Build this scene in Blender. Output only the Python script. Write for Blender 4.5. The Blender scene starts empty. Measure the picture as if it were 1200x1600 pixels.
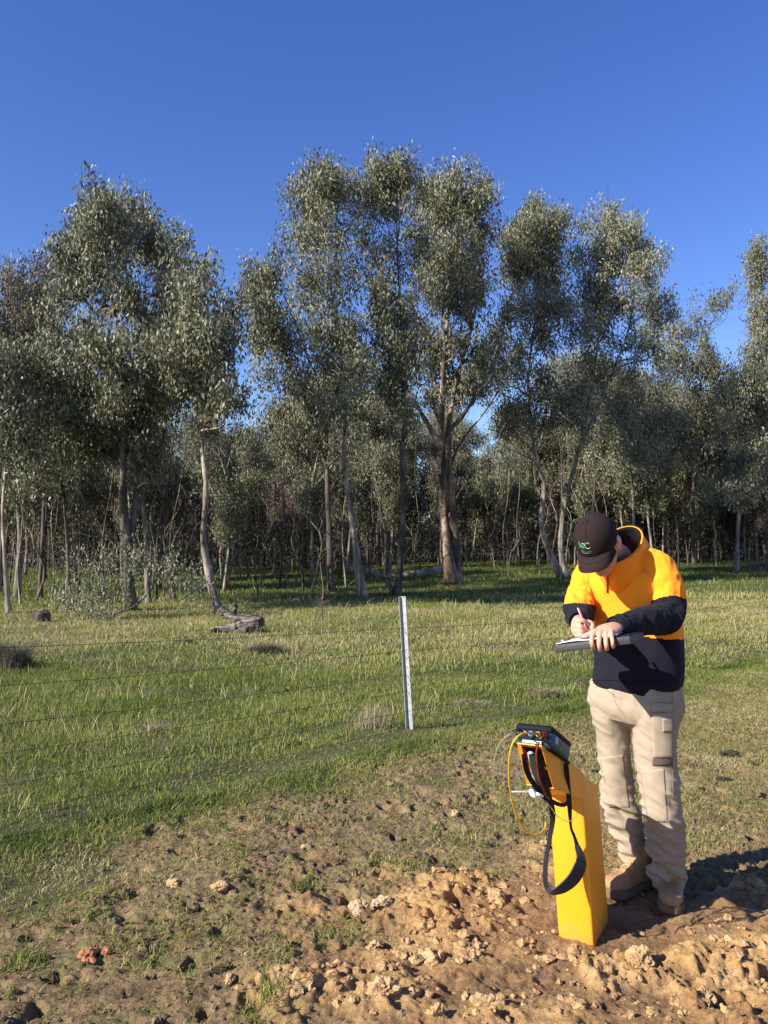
import bpy, bmesh, math, random
import numpy as np
from mathutils import Vector, Matrix
from mathutils.bvhtree import BVHTree
from mathutils.noise import noise as pnoise

scn = bpy.context.scene
COL = scn.collection
R = math.radians

# ------------------------------------------------------------------ camera
CAM_H = 1.55
FPX = 1290.0                       # focal length in photo pixels (1200 x 1600)
PITCH = math.atan(62 / FPX)
cam_d = bpy.data.cameras.new('camera'); cam = bpy.data.objects.new('camera', cam_d)
COL.objects.link(cam); scn.camera = cam
cam.location = (0, 0, CAM_H); cam.rotation_euler = (R(90) + PITCH, 0, 0)
cam_d.sensor_fit = 'VERTICAL'; cam_d.sensor_height = 36; cam_d.lens = 36 * FPX / 1600
cam_d.clip_start = 0.05; cam_d.clip_end = 5000
scn.render.resolution_x = 768; scn.render.resolution_y = 1024

# ------------------------------------------------------------------ light
SUN_EL = R(30.5); TRAVEL = R(29)      # light travels towards +x,+y
w = bpy.data.worlds.new('World'); scn.world = w; w.use_nodes = True
nt = w.node_tree; nt.nodes.clear()
sky = nt.nodes.new('ShaderNodeTexSky'); sky.sky_type = 'NISHITA'; sky.sun_disc = False
sky.sun_elevation = SUN_EL
tosun = Vector((-math.cos(TRAVEL), -math.sin(TRAVEL)))
sky.sun_rotation = math.atan2(tosun.x, tosun.y)
sky.altitude = 200; sky.air_density = 1.1; sky.dust_density = 0.25; sky.ozone_density = 3.0
bg = nt.nodes.new('ShaderNodeBackground'); bg.inputs[1].default_value = 0.092
wo = nt.nodes.new('ShaderNodeOutputWorld')
hs = nt.nodes.new('ShaderNodeHueSaturation'); hs.inputs['Saturation'].default_value = 1.26; hs.inputs['Hue'].default_value = .523
nt.links.new(sky.outputs[0], hs.inputs['Color']); nt.links.new(hs.outputs[0], bg.inputs[0]); nt.links.new(bg.outputs[0], wo.inputs[0])
sd = bpy.data.lights.new('sun', 'SUN'); sd.energy = 5.0; sd.angle = R(0.53); sd.color = (1.0, 0.93, 0.82)
so = bpy.data.objects.new('sun', sd); COL.objects.link(so)
ldir = Vector((math.cos(TRAVEL) * math.cos(SUN_EL), math.sin(TRAVEL) * math.cos(SUN_EL), -math.sin(SUN_EL)))
so.rotation_euler = ldir.to_track_quat('-Z', 'Y').to_euler()
so.location = (-6, -4, 12)
scn.view_settings.view_transform = 'Standard'; scn.view_settings.look = 'None'
scn.view_settings.exposure = 1.06; scn.view_settings.gamma = 1

# ------------------------------------------------------------------ helpers
CA, SA = math.cos(PITCH), math.sin(PITCH)
def P(px, py, d):
    """world point seen at photo pixel (px,py) lying at distance d in front"""
    a, b = px - 600, 800 - py
    y = FPX * CA - b * SA; z = FPX * SA + b * CA
    t = d / y
    return Vector((a * t, d, CAM_H + z * t))
def proj(v):
    y, z = v[1], v[2] - CAM_H
    f = y * CA + z * SA; u = -y * SA + z * CA
    return 600 + FPX * v[0] / f, 800 - FPX * u / f

M32 = np.uint64(0xFFFFFFFF)
def _h(ix, iy, iz, seed):
    h = (ix.astype(np.int64) * 374761393 + iy.astype(np.int64) * 668265263 + iz.astype(np.int64) * 2147483647 + seed * 974711).astype(np.uint64) & M32
    h = ((h ^ (h >> np.uint64(13))) * np.uint64(1274126177)) & M32
    h = ((h ^ (h >> np.uint64(16))) * np.uint64(2246822519)) & M32
    h = h ^ (h >> np.uint64(15))
    return (h & M32).astype(np.float64) / 4294967295.0
def vn(p, s=1.0, seed=0):
    """value noise, -1..1, p (N,3)"""
    q = np.asarray(p, dtype=np.float64) * s
    i = np.floor(q).astype(np.int64); f = q - i; f = f * f * f * (f * (f * 6 - 15) + 10)
    r = 0
    for dx in (0, 1):
        for dy in (0, 1):
            for dz in (0, 1):
                wgt = (f[:, 0] if dx else 1 - f[:, 0]) * (f[:, 1] if dy else 1 - f[:, 1]) * (f[:, 2] if dz else 1 - f[:, 2])
                r = r + wgt * _h(i[:, 0] + dx, i[:, 1] + dy, i[:, 2] + dz, seed)
    return r * 2 - 1
def fbm(p, s, o=4, seed=0, g=0.5, l=2.03):
    r = 0; a = 1; t = 0
    for k in range(o):
        r = r + a * vn(p, s * l ** k, seed + k * 17); t += a; a *= g
    return r / t
def worley(x, y, s, seed=0):
    X = x * s; Y = y * s
    ix = np.floor(X).astype(np.int64); iy = np.floor(Y).astype(np.int64)
    f1 = np.full(X.shape, 9.0); f2 = np.full(X.shape, 9.0); idv = np.zeros(X.shape); zz = np.zeros_like(ix)
    for dx in (-1, 0, 1):
        for dy in (-1, 0, 1):
            cx = ix + dx; cy = iy + dy
            px = cx + _h(cx, cy, zz, seed); py = cy + _h(cx, cy, zz + 1, seed)
            d = np.hypot(X - px, Y - py); hid = _h(cx, cy, zz + 2, seed)
            m = d < f1
            f2 = np.where(m, f1, np.minimum(f2, d)); idv = np.where(m, hid, idv); f1 = np.where(m, d, f1)
    return f1, f2, idv
def sst(a, b, x):
    t = np.clip((x - a) / (b - a), 0, 1); return t * t * (3 - 2 * t)
def xy3(x, y): return np.stack([x, y, np.zeros_like(x)], 1)

def mk_mesh(name, V, F, attrs=None, smooth=False, mats=None, mi=None):
    V = np.ascontiguousarray(V, dtype=np.float32); F = np.ascontiguousarray(F, dtype=np.int32)
    me = bpy.data.meshes.new(name); n = F.shape[1]
    me.vertices.add(len(V)); me.vertices.foreach_set('co', V.ravel())
    me.loops.add(F.size); me.loops.foreach_set('vertex_index', F.ravel())
    me.polygons.add(len(F))
    me.polygons.foreach_set('loop_start', np.arange(0, F.size, n, dtype=np.int32))
    try: me.polygons.foreach_set('loop_total', np.full(len(F), n, dtype=np.int32))
    except Exception: pass
    me.polygons.foreach_set('use_smooth', np.full(len(F), bool(smooth)))
    if mi is not None: me.polygons.foreach_set('material_index', np.ascontiguousarray(mi, dtype=np.int32))
    for k, a in (attrs or {}).items():
        at = me.attributes.new(k, 'FLOAT', 'POINT'); at.data.foreach_set('value', np.ascontiguousarray(a, dtype=np.float32))
    me.update(calc_edges=True)
    for m in (mats or []): me.materials.append(m)
    return me
class MB:
    """collects polygons and builds ONE mesh"""
    def __init__(s): s.v = []; s.f = []; s.m = []
    def add(s, V, F, m=0):
        o = len(s.v); s.v.extend([tuple(x) for x in V]); s.f.extend([tuple(i + o for i in f) for f in F]); s.m.extend([m] * len(F)); return s
    def mesh(s, name, mats, smooth=True):
        me = bpy.data.meshes.new(name); me.from_pydata(s.v, [], s.f); 
        for m in mats: me.materials.append(m)
        me.polygons.foreach_set('material_index', s.m); me.polygons.foreach_set('use_smooth', [smooth] * len(s.f)); me.update(); return me
def link(name, me, parent=None, mat=None):
    o = bpy.data.objects.new(name, me); COL.objects.link(o)
    if parent: o.parent = parent; o.matrix_parent_inverse = Matrix.Translation(-parent.location)
    if mat: me.materials.append(mat)
    return o
def thing(name, label, cat, loc=(0, 0, 0), group=None):
    o = bpy.data.objects.new(name, None); COL.objects.link(o); o.location = loc; o.empty_display_size = .2
    o['label'] = label; o['category'] = cat
    if group: o['group'] = group
    return o
def tag(o, label, cat, group=None):
    o['label'] = label; o['category'] = cat
    if group: o['group'] = group
    return o

def catmull(pts, n):
    """resample a polyline (list of vectors/tuples incl. extra values) to n points on a smooth curve"""
    A = np.array([list(p) for p in pts], dtype=float)
    if len(A) == 2: t = np.linspace(0, 1, n)[:, None]; return A[0] * (1 - t) + A[1] * t
    B = np.vstack([2 * A[0] - A[1], A, 2 * A[-1] - A[-2]])
    out = []
    for t in np.linspace(0, len(A) - 1 - 1e-9, n):
        i = int(t); f = t - i; p0, p1, p2, p3 = B[i:i + 4]
        out.append(.5 * ((2 * p1) + (p2 - p0) * f + (2 * p0 - 5 * p1 + 4 * p2 - p3) * f * f + (3 * p1 - p0 - 3 * p2 + p3) * f ** 3))
    return np.array(out)
def loft(pts, rad, seg=12, ref=(0, 0, 1), caps=True, n=None, power=2.0):
    """tube through pts; rad: list of r or (ra, rb): ra along ref, rb across. closed and rounded"""
    rr = [(r, r) if np.isscalar(r) else r for r in rad]
    rows = [list(p) + list(r) for p, r in zip(pts, rr)]
    A = catmull(rows, n) if n else np.array(rows, dtype=float)
    C = A[:, :3]; r2 = np.maximum(A[:, 3:5], 1e-4)
    T = np.gradient(C, axis=0); T /= np.linalg.norm(T, axis=1)[:, None] + 1e-12
    V = []; ref = np.array(ref, float); prev = None
    ang = np.linspace(0, 2 * math.pi, seg, endpoint=False)
    ca, sa = np.cos(ang), np.sin(ang)
    if power != 2.0:
        ca = np.sign(ca) * np.abs(ca) ** (2 / power); sa = np.sign(sa) * np.abs(sa) ** (2 / power)
    for c, t, r in zip(C, T, r2):
        b = ref if prev is None else prev
        s = b - t * b.dot(t)
        if np.linalg.norm(s) < 1e-3: s = np.cross(t, [0.3, 1, .2]); 
        s /= np.linalg.norm(s); u = np.cross(t, s); 
        if ref is not None: prev = s
        V.append(c + np.outer(ca * r[0], s) + np.outer(sa * r[1], u))
    V = np.array(V)
    k = len(C); F = []
    for i in range(k - 1):
        for j in range(seg):
            j2 = (j + 1) % seg
            F.append((i * seg + j, i * seg + j2, (i + 1) * seg + j2, (i + 1) * seg + j))
    V = V.reshape(-1, 3)
    if caps:
        o = len(V); V = np.vstack([V, C[0] - T[0] * r2[0].min() * .5, C[-1] + T[-1] * r2[-1].min() * .5])
        for j in range(seg):
            j2 = (j + 1) % seg
            F.append((o, j2, j)); F.append((o + 1, (k - 1) * seg + j, (k - 1) * seg + j2))
    return V, F
def ellipsoid(c, r, M=None, seg=20, rings=12):
    V = []; F = []
    for i in range(rings + 1):
        th = math.pi * i / rings
        for j in range(seg):
            ph = 2 * math.pi * j / seg
            V.append((r[0] * math.sin(th) * math.cos(ph), r[1] * math.sin(th) * math.sin(ph), r[2] * math.cos(th)))
    V = np.array(V)
    if M is not None: V = V @ np.array(M).T
    V = V + np.array(c)
    for i in range(rings):
        for j in range(seg):
            j2 = (j + 1) % seg
            a, b, c2, d = i * seg + j, (i + 1) * seg + j, (i + 1) * seg + j2, i * seg + j2
            if i == 0: F.append((a, b, c2))
            elif i == rings - 1: F.append((a, b, d))
            else: F.append((a, b, c2, d))
    return V, F
def boxv(c, s, M=None):
    V = np.array([(x * s[0] / 2, y * s[1] / 2, z * s[2] / 2) for x in (-1, 1) for y in (-1, 1) for z in (-1, 1)])
    if M is not None: V = V @ np.array(M).T
    return V + np.array(c), [(0, 1, 3, 2), (4, 6, 7, 5), (0, 4, 5, 1), (2, 3, 7, 6), (0, 2, 6, 4), (1, 5, 7, 3)]
def bevel(me, w=.004, seg=2, ang=35):
    bm = bmesh.new(); bm.from_mesh(me)
    bmesh.ops.remove_doubles(bm, verts=bm.verts, dist=1e-5); bmesh.ops.recalc_face_normals(bm, faces=bm.faces)
    es = [e for e in bm.edges if len(e.link_faces) == 2 and e.calc_face_angle(0) > R(ang)]
    bmesh.ops.bevel(bm, geom=es, offset=w, segments=seg, profile=.5, affect='EDGES', clamp_overlap=True)
    bm.to_mesh(me); bm.free(); me.polygons.foreach_set('use_smooth', [True] * len(me.polygons))
    try: me.set_sharp_from_angle(angle=R(40))
    except Exception: pass
    me.update(); return me

# ------------------------------------------------------------------ materials
def mat(name, rgb, rough=.7, spec=.3, metal=0, rgb2=None, nscale=20, nmix=1, bump=0, bscale=60, trans=0, sheen=0, attr=None, ramp=None, detail=6, bdist=.01, coat=0):
    m = bpy.data.materials.new(name); m.use_nodes = True; n = m.node_tree; L = n.links
    b = n.nodes['Principled BSDF']; b.inputs['Roughness'].default_value = rough; b.inputs['Specular IOR Level'].default_value = spec
    b.inputs['Metallic'].default_value = metal; b.inputs['Base Color'].default_value = (*rgb, 1)
    if coat: b.inputs['Coat Weight'].default_value = coat; b.inputs['Coat Roughness'].default_value = .2
    if sheen:
        b.inputs['Sheen Weight'].default_value = sheen; b.inputs['Sheen Roughness'].default_value = .6
    tc = n.nodes.new('ShaderNodeTexCoord'); geo = n.nodes.new('ShaderNodeNewGeometry')
    src = tc.outputs['Object']
    colout = None
    if ramp:
        r = n.nodes.new('ShaderNodeValToRGB'); e = r.color_ramp.elements
        e[0].position = ramp[0][0]; e[0].color = (*ramp[0][1], 1); e[1].position = ramp[-1][0]; e[1].color = (*ramp[-1][1], 1)
        for p_, c_ in ramp[1:-1]: q = e.new(p_); q.color = (*c_, 1)
        if attr:
            a = n.nodes.new('ShaderNodeAttribute'); a.attribute_name = attr; L.new(a.outputs['Fac'], r.inputs[0])
        else:
            t = n.nodes.new('ShaderNodeTexNoise'); t.inputs['Scale'].default_value = nscale; t.inputs['Detail'].default_value = detail
            L.new(src, t.inputs[0]); L.new(t.outputs[0], r.inputs[0])
        colout = r.outputs[0]
    elif rgb2:
        t = n.nodes.new('ShaderNodeTexNoise'); t.inputs['Scale'].default_value = nscale; t.inputs['Detail'].default_value = detail; t.inputs['Roughness'].default_value = .65
        r = n.nodes.new('ShaderNodeValToRGB'); e = r.color_ramp.elements; e[0].position = .35; e[1].position = .65
        e[0].color = (*rgb, 1); e[1].color = (*rgb2, 1)
        L.new(src, t.inputs[0]); L.new(t.outputs[0], r.inputs[0]); colout = r.outputs[0]
    if colout: L.new(colout, b.inputs['Base Color'])
    if bump:
        t2 = n.nodes.new('ShaderNodeTexNoise'); t2.inputs['Scale'].default_value = bscale; t2.inputs['Detail'].default_value = 5
        L.new(src, t2.inputs[0]); bp = n.nodes.new('ShaderNodeBump'); bp.inputs['Strength'].default_value = bump; bp.inputs['Distance'].default_value = bdist
        L.new(t2.outputs[0], bp.inputs['Height']); L.new(bp.outputs[0], b.inputs['Normal'])
    if trans:
        tr = n.nodes.new('ShaderNodeBsdfTranslucent'); mx = n.nodes.new('ShaderNodeMixShader'); mx.inputs[0].default_value = trans
        tr.inputs[0].default_value = (*rgb, 1)
        if colout: L.new(colout, tr.inputs[0])
        L.new(b.outputs[0], mx.inputs[1]); L.new(tr.outputs[0], mx.inputs[2]); L.new(mx.outputs[0], n.nodes['Material Output'].inputs[0])
    return m
# ------------------------------------------------------------------ ground
rng = np.random.default_rng(7)
FP0 = np.array([0.22, 7.19]); FD = np.array([2.97, 3.02])        # fence: a post and the step to the next
FT = FD / np.linalg.norm(FD); FN = np.array([-FT[1], FT[0]])     # along, and away from the camera
def fence_s(x, y): return (x - FP0[0]) * FN[0] + (y - FP0[1]) * FN[1]
def terrain(x, y):
    """large shape of the paddock, metres"""
    x = np.asarray(x, float); y = np.asarray(y, float)
    far = sst(14, 55, y)
    z = far * (0.35 + 0.55 * sst(-12, 14, x))
    z = z + 16 * sst(150, 480, y) * (1 + .25 * np.sin(x * .012))
    z = z + 0.05 * np.sin(x * .5 + 1) * np.sin(y * .41) * sst(8, 16, y)
    return z
def mudmask(x, y):
    p = xy3(x, y)
    n = fbm(p, 1.3, 4, 3) * .75 + fbm(p, 5, 4, 9) * .45
    r = np.hypot((x - 1.05) / 1.42, (y - 2.45) / 1.9)
    r2 = np.hypot((x - 2.2) / 1.2, (y - 2.6) / 1.0)
    return 1 - sst(.74, 1.12, np.minimum(r, r2) + n * .5)
POSTXY = (0.86, 3.37)
def ground_parts(x, y):
    p = xy3(x, y); s = fence_s(x, y)
    mud = mudmask(x, y)
    tramp = (1 - sst(-1.1, -.35, s + fbm(p, 1.3, 5, 21) * 1.3))       # trampled, sparse
    z = terrain(x, y)
    near = 1 - sst(9, 14, y)
    # soft undulation
    z = z + near * .035 * fbm(p, 1.1, 3, 5)
    # trampled soil: hoof-scuffed
    t = np.clip(tramp - mud * .6, 0, 1) * near
    f1, f2, i1 = worley(x + .05 * vn(p, 9, 2), y + .05 * vn(p, 9, 4), 7.5, 31)
    z = z + t * (.020 * fbm(p, 7, 4, 41) + .020 * (1 - 2 * np.abs(fbm(p, 19, 5, 43))) * sst(-.4, .3, fbm(p, 3, 2, 46)) + .011 * (1 - 2 * np.abs(fbm(p, 48, 3, 44))))
    pit = (i1 > .72) * (1 - sst(.18, .42, f1))
    z = z - t * .04 * pit
    # mud: clods, lumps, deep hoof holes
    wx = x + .035 * fbm(p, 14, 3, 61); wy = y + .035 * fbm(p, 14, 3, 62)
    a1, a2, ai = worley(wx, wy, 5.2, 63)
    b1, b2, bi = worley(wx, wy, 12.0, 64)
    c1, c2, ci = worley(wx, wy, 30.0, 65)
    lump = np.sqrt(np.clip(1 - (a1 / .62) ** 2, 0, 1)) * (ai ** 1.3)
    lump2 = np.sqrt(np.clip(1 - (b1 / .6) ** 2, 0, 1)) * (bi ** 1.3)
    lump3 = np.sqrt(np.clip(1 - (c1 / .6) ** 2, 0, 1)) * ci
    rough = sst(-.15, .25, fbm(p, 2.2, 3, 71) + .10)                # some mud is smeared smooth
    # quiet patch around the yellow post
    dq = np.hypot((x - POSTXY[0] + .1) / .34, (y - POSTXY[1] - .25) / .42); rough = rough * sst(.7, 1.3, dq)
    dq2 = np.hypot((x - 1.15) / .44, (y - 3.57) / .36); rough = rough * (.15 + .85 * sst(.6, 1.2, dq2))
    front = .55 + .55 * sst(3.7, 2.9, y) if False else .55 + .55 * (1 - sst(2.9, 3.8, y))
    crag = 1 - 2 * np.abs(fbm(p, 13, 5, 75)); d1, d2, di = worley(wx + .02 * vn(p, 40, 5), wy + .02 * vn(p, 40, 6), 8.0, 66); crag = crag + .9 * sst(.02, .25, d2 - d1) * (di - .3)
    mz = (.036 * lump * front + .022 * lump2 + .012 * lump3) * rough + .028 * fbm(p, 4, 3, 72) + (.022 * fbm(p, 24, 5, 73) + .027 * crag) * (.3 + .7 * rough) + .007 * fbm(p, 80, 2, 74)
    h1, h2, hi = worley(wx, wy, 4.1, 81)
    hole = (hi > .62) * (1 - sst(.16, .30, h1)) * (.3 + .7 * rough)
    mz = mz - .085 * hole * sst(.7, 1.2, dq2) * sst(.7, 1.2, dq)
    mz = mz * (.3 + .7 * sst(.6, 1.25, dq2))
    z = z + mud * mz + mud * .015
    # tall-grass side stands a little proud
    g = (1 - tramp)
    z = z + near * g * .02 * fbm(p, 3, 3, 90)
    # far paddock: tussocky
    z = z + (1 - near) * .03 * fbm(p, .9, 3, 91)
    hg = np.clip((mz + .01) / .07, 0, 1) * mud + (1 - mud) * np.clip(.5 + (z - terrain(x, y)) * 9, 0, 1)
    return z, mud, tramp, hole * mud + pit * t * .6, hg
def G(x, y):
    """height under a point"""
    return float(ground_parts(np.array([float(x)]), np.array([float(y)]))[0][0])

def axis(segs, lo, hi):
    """segs: (a,b,step) dense ranges, then growing outwards to lo / hi"""
    c = []
    for a, b, st in segs: c += list(np.arange(a, b, st))
    c.append(segs[-1][1])
    out = []; st = segs[0][2]; v = segs[0][0]
    while v > lo: st *= 1.09; v -= st; out.append(v)
    out2 = []; st = segs[-1][2]; v = segs[-1][1]
    while v < hi: st *= 1.06; v += st; out2.append(v)
    return np.array(out[::-1] + c + out2)
gx = axis([(-3.2, -.6, .0115), (-.6, 2.6, .0075), (2.6, 4.2, .015)], -900, 900)
gy = axis([(1.6, 2.2, .02), (2.2, 4.4, .0075), (4.4, 7.6, .013)], -60, 1500)
XX, YY = np.meshgrid(gx, gy); x = XX.ravel(); y = YY.ravel()
gz, gmud, gtr, ghole, glump = ground_parts(x, y)
V = np.stack([x, y, gz], 1)
nx, ny = len(gx), len(gy)
ii = (np.arange(ny - 1)[:, None] * nx + np.arange(nx - 1)[None, :]).ravel()
F = np.stack([ii, ii + 1, ii + 1 + nx, ii + nx], 1)
m = bpy.data.materials.new('ground_soil'); m.use_nodes = True; n = m.node_tree; L = n.links; b = n.nodes['Principled BSDF']
def N(t, **k):
    q = n.nodes.new(t)
    for a, v in k.items(): setattr(q, a, v)
    return q
def noise_(s, d=5, r=.6, off=0):
    q = N('ShaderNodeTexNoise'); q.inputs['Scale'].default_value = s; q.inputs['Detail'].default_value = d; q.inputs['Roughness'].default_value = r
    L.new(geo.outputs['Position'], q.inputs[0]); return q.outputs[0]
def ramp_(f, els):
    q = N('ShaderNodeValToRGB'); e = q.color_ramp.elements; e[0].position, e[1].position = els[0][0], els[-1][0]
    e[0].color = (*els[0][1], 1); e[1].color = (*els[-1][1], 1)
    for p_, c_ in els[1:-1]: z_ = e.new(p_); z_.color = (*c_, 1)
    L.new(f, q.inputs[0]); return q.outputs[0]
def mix_(f, a_, b_):
    q = N('ShaderNodeMix', data_type='RGBA'); L.new(f, q.inputs[0]); L.new(a_, q.inputs[6]); L.new(b_, q.inputs[7]); return q.outputs[2]
def att_(nm):
    q = N('ShaderNodeAttribute'); q.attribute_name = nm; return q.outputs['Fac']
geo = N('ShaderNodeNewGeometry')
mudc = ramp_(noise_(4.2, 8, .68), [(.26, (.16, .088, .040)), (.40, (.29, .165, .070)), (.52, (.43, .262, .108)), (.64, (.52, .345, .165)), (.74, (.44, .235, .085)), (.84, (.55, .42, .25))])
trc = ramp_(noise_(5.5, 8, .68), [(.30, (.07, .048, .026)), (.42, (.155, .108, .056)), (.50, (.25, .172, .092)), (.58, (.155, .130, .056)), (.68, (.25, .188, .094)), (.80, (.37, .265, .155))])
grc = ramp_(noise_(1.1, 8, .7), [(.30, (.030, .036, .014)), (.5, (.072, .072, .028)), (.7, (.13, .105, .055))])
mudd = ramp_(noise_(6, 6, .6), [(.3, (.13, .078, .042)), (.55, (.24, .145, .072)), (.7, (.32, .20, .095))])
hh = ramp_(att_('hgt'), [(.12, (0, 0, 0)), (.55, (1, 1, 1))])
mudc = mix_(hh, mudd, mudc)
spk = ramp_(noise_(75, 4, .75), [(.30, (.45, .42, .40)), (.5, (1, 1, 1)), (.68, (1.35, 1.3, 1.15))])
mq = N('ShaderNodeMix', data_type='RGBA', blend_type='MULTIPLY'); mq.inputs[0].default_value = 1; L.new(trc, mq.inputs[6]); L.new(spk, mq.inputs[7]); trc = mq.outputs[2]
mq = N('ShaderNodeMix', data_type='RGBA', blend_type='MULTIPLY'); mq.inputs[0].default_value = .6; L.new(mudc, mq.inputs[6]); L.new(spk, mq.inputs[7]); mudc = mq.outputs[2]
c = mix_(att_('tramp'), grc, trc); c = mix_(att_('mud'), c, mudc)
L.new(c, b.inputs['Base Color']); b.inputs['Roughness'].default_value = .85; b.inputs['Specular IOR Level'].default_value = .25
bp = N('ShaderNodeBump'); bp.inputs['Strength'].default_value = 1; bp.inputs['Distance'].default_value = .02
L.new(noise_(55, 8, .7), bp.inputs['Height']); L.new(bp.outputs[0], b.inputs['Normal'])
gme = mk_mesh('ground', V, F, {'mud': gmud, 'tramp': gtr, 'hgt': glump}, True, [m])
gob = link('ground', gme); gob['kind'] = 'structure'; gob['label'] = 'uneven paddock ground, churned tan mud turning to trampled grass and green pasture'
GROUND_MAT = m
del XX, YY, V, F

# ---- loose clods and crumbs of soil (nobody could count them)
def ico(sub):
    bm = bmesh.new(); bmesh.ops.create_icosphere(bm, subdivisions=sub, radius=1)
    v = np.array([q.co[:] for q in bm.verts]); f = np.array([[q.index for q in fc.verts] for fc in bm.faces]); bm.free(); return v, f
IV2, IF2 = ico(2); IV1, IF1 = ico(1); IV3, IF3 = ico(3)
def lumps(c, r, seed, IV=IV2, IF=IF2, rough=.6, flat=.72):
    """c (n,3) centres, r (n,) radii -> many irregular clods"""
    n_ = len(c); k = len(IV); rg = np.random.default_rng(seed)
    A = rg.normal(size=(n_, 3, 3)); Q = np.linalg.qr(A)[0]
    V = np.einsum('kj,nij->nki', IV, Q)
    pn = (V * 1.25 + rg.uniform(0, 900, (n_, 1, 3))).reshape(-1, 3)
    d = 1 + rough * (fbm(pn, 1.0, 3, seed) * 1.5 - .35 * np.abs(fbm(pn, 3.0, 3, seed + 5)) * (1.6 if k > 200 else 1) + (.11 * fbm(pn, 7, 3, seed + 9) if k > 200 else 0))
    V = V * d.reshape(n_, k, 1) * (1 + .35 * rg.uniform(-1, 1, (n_, 1, 3))); V[:, :, 2] *= flat
    V = V * r[:, None, None] + c[:, None, :]
    F = (IF[None] + (np.arange(n_) * k)[:, None, None]).reshape(-1, 3)
    return V.reshape(-1, 3), F
def scatter(nn, x0, x1, y0, y1, seed, dens):
    rg = np.random.default_rng(seed); x = rg.uniform(x0, x1, nn); y = rg.uniform(y0, y1, nn)
    k = rg.uniform(size=nn) < dens(x, y); return x[k], y[k]
clod_m = mat('dry_clay', (.44, .29, .14), .9, .2, rgb2=(.26, .15, .07), nscale=9, bump=.8, bscale=90)
soil_m = mat('damp_soil', (.20, .145, .09), .9, .2, rgb2=(.085, .06, .04), nscale=11, bump=.8, bscale=90)
def loose(name, label, x, y, rmin, rmax, pw, seed, mt, sink=.35, nearpost=True):
    rg = np.random.default_rng(seed)
    k = np.hypot(x - POSTXY[0], y - POSTXY[1]) > .13
    for fx, fy in ((1.02, 3.66), (1.2, 3.6)): k &= np.hypot(x - fx, y - fy) > .15
    x, y = x[k], y[k]
    r = rmin + (rmax - rmin) * rg.uniform(size=len(x)) ** pw
    z = ground_parts(x, y)[0]
    V, F = lumps(np.stack([x, y, z + r * (.5 - sink)], 1), r, seed)
    o = link(name, mk_mesh(name, V, F, smooth=False, mats=[mt])); o['kind'] = 'stuff'; o['label'] = label; return o
x, y = scatter(8000, -.8, 2.6, 2.1, 4.6, 11, lambda x, y: mudmask(x, y) ** 1.5 * sst(-.5, .5, fbm(xy3(x, y), 3, 3, 13)))
loose('clay_crumbs', 'loose tan clay crumbs and clods strewn over the churned mud', x, y, .003, .024, 5.0, 5, clod_m)
x, y = scatter(9000, -3.2, 4, 2.2, 7.5, 12, lambda x, y: (1 - mudmask(x, y)) * sst(-.1, -.9, -(-fence_s(x, y))) * .9 if False else (1 - mudmask(x, y)) * (fence_s(x, y) < -.5) * .8)
loose('soil_crumbs', 'loose dark soil crumbs over the trampled ground', x, y, .003, .018, 5.0, 6, soil_m)

# ------------------------------------------------------------------ grass (stuff)
GRASS_RAMP = [(0, (.032, .052, .010)), (.3, (.10, .145, .026)), (.5, (.19, .225, .046)), (.68, (.28, .27, .08)), (.84, (.36, .31, .14)), (1, (.52, .45, .27))]
grass_m = mat('grass_blade', (.1, .15, .03), .55, .25, attr='tint', ramp=GRASS_RAMP, trans=.30)
def blades(name, label, x, y, h, wd, tint, lean, seed, kind='stuff', z=None, parent=None, m_=None):
    rg = np.random.default_rng(seed); n_ = len(x)
    if z is None: z = ground_parts(x, y)[0]
    th = rg.uniform(0, 2 * math.pi, n_); ph = rg.uniform(0, 2 * math.pi, n_)
    dx, dy = np.cos(th), np.sin(th); ln = lean * h * rg.uniform(.2, 1.3, n_)
    wx, wy = np.cos(ph) * wd / 2, np.sin(ph) * wd / 2
    B = np.stack([x, y, z - .01], 1); Wv = np.stack([wx, wy, np.zeros(n_)], 1)
    Mi = B + np.stack([dx * ln * .35, dy * ln * .35, h * .6], 1)
    Tp = B + np.stack([dx * ln, dy * ln, h * (1.0 - .25 * lean * rg.uniform(0, 1, n_))], 1)
    V = np.stack([B - Wv, B + Wv, Mi + Wv * .8, Mi - Wv * .8, Tp], 1).reshape(-1, 3)
    o = np.arange(n_)[:, None] * 5
    F3 = np.concatenate([o + np.array([[0, 1, 2]]), o + np.array([[0, 2, 3]]), o + np.array([[3, 2, 4]])])
    ob = link(name, mk_mesh(name, V, F3, {'tint': np.repeat(tint, 5)}, False, [m_ or grass_m]), parent)
    if kind: ob['kind'] = kind
    if label: ob['label'] = label
    return ob
def inview(x, y, mrg=1.5): return np.abs(x) < .48 * y + mrg
def pasture_tint(x, y, rg):
    p = xy3(x, y)
    t = .42 + .20 * fbm(p, .55, 3, 101) + .14 * fbm(p, 2.6, 3, 102)
    s = fence_s(x, y)
    band = sst(5.5, 9.0, y + .25 * (-x) * .0 + 1.2 * fbm(p, .35, 2, 103)) * (1 - sst(19, 25, y + 2 * fbm(p, .3, 2, 104)))   # dry band
    band = sst(11.0, 14.5, y + 2.2 * fbm(p, .3, 2, 103)) * (1 - sst(20, 25, y - .35 * np.clip(x, 0, 30) + 2 * fbm(p, .3, 2, 104)))
    t = t + .27 * band - .10 * sst(24, 30, y)
    return np.clip(t + rg.normal(0, .10, len(x)), 0, 1)
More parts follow.
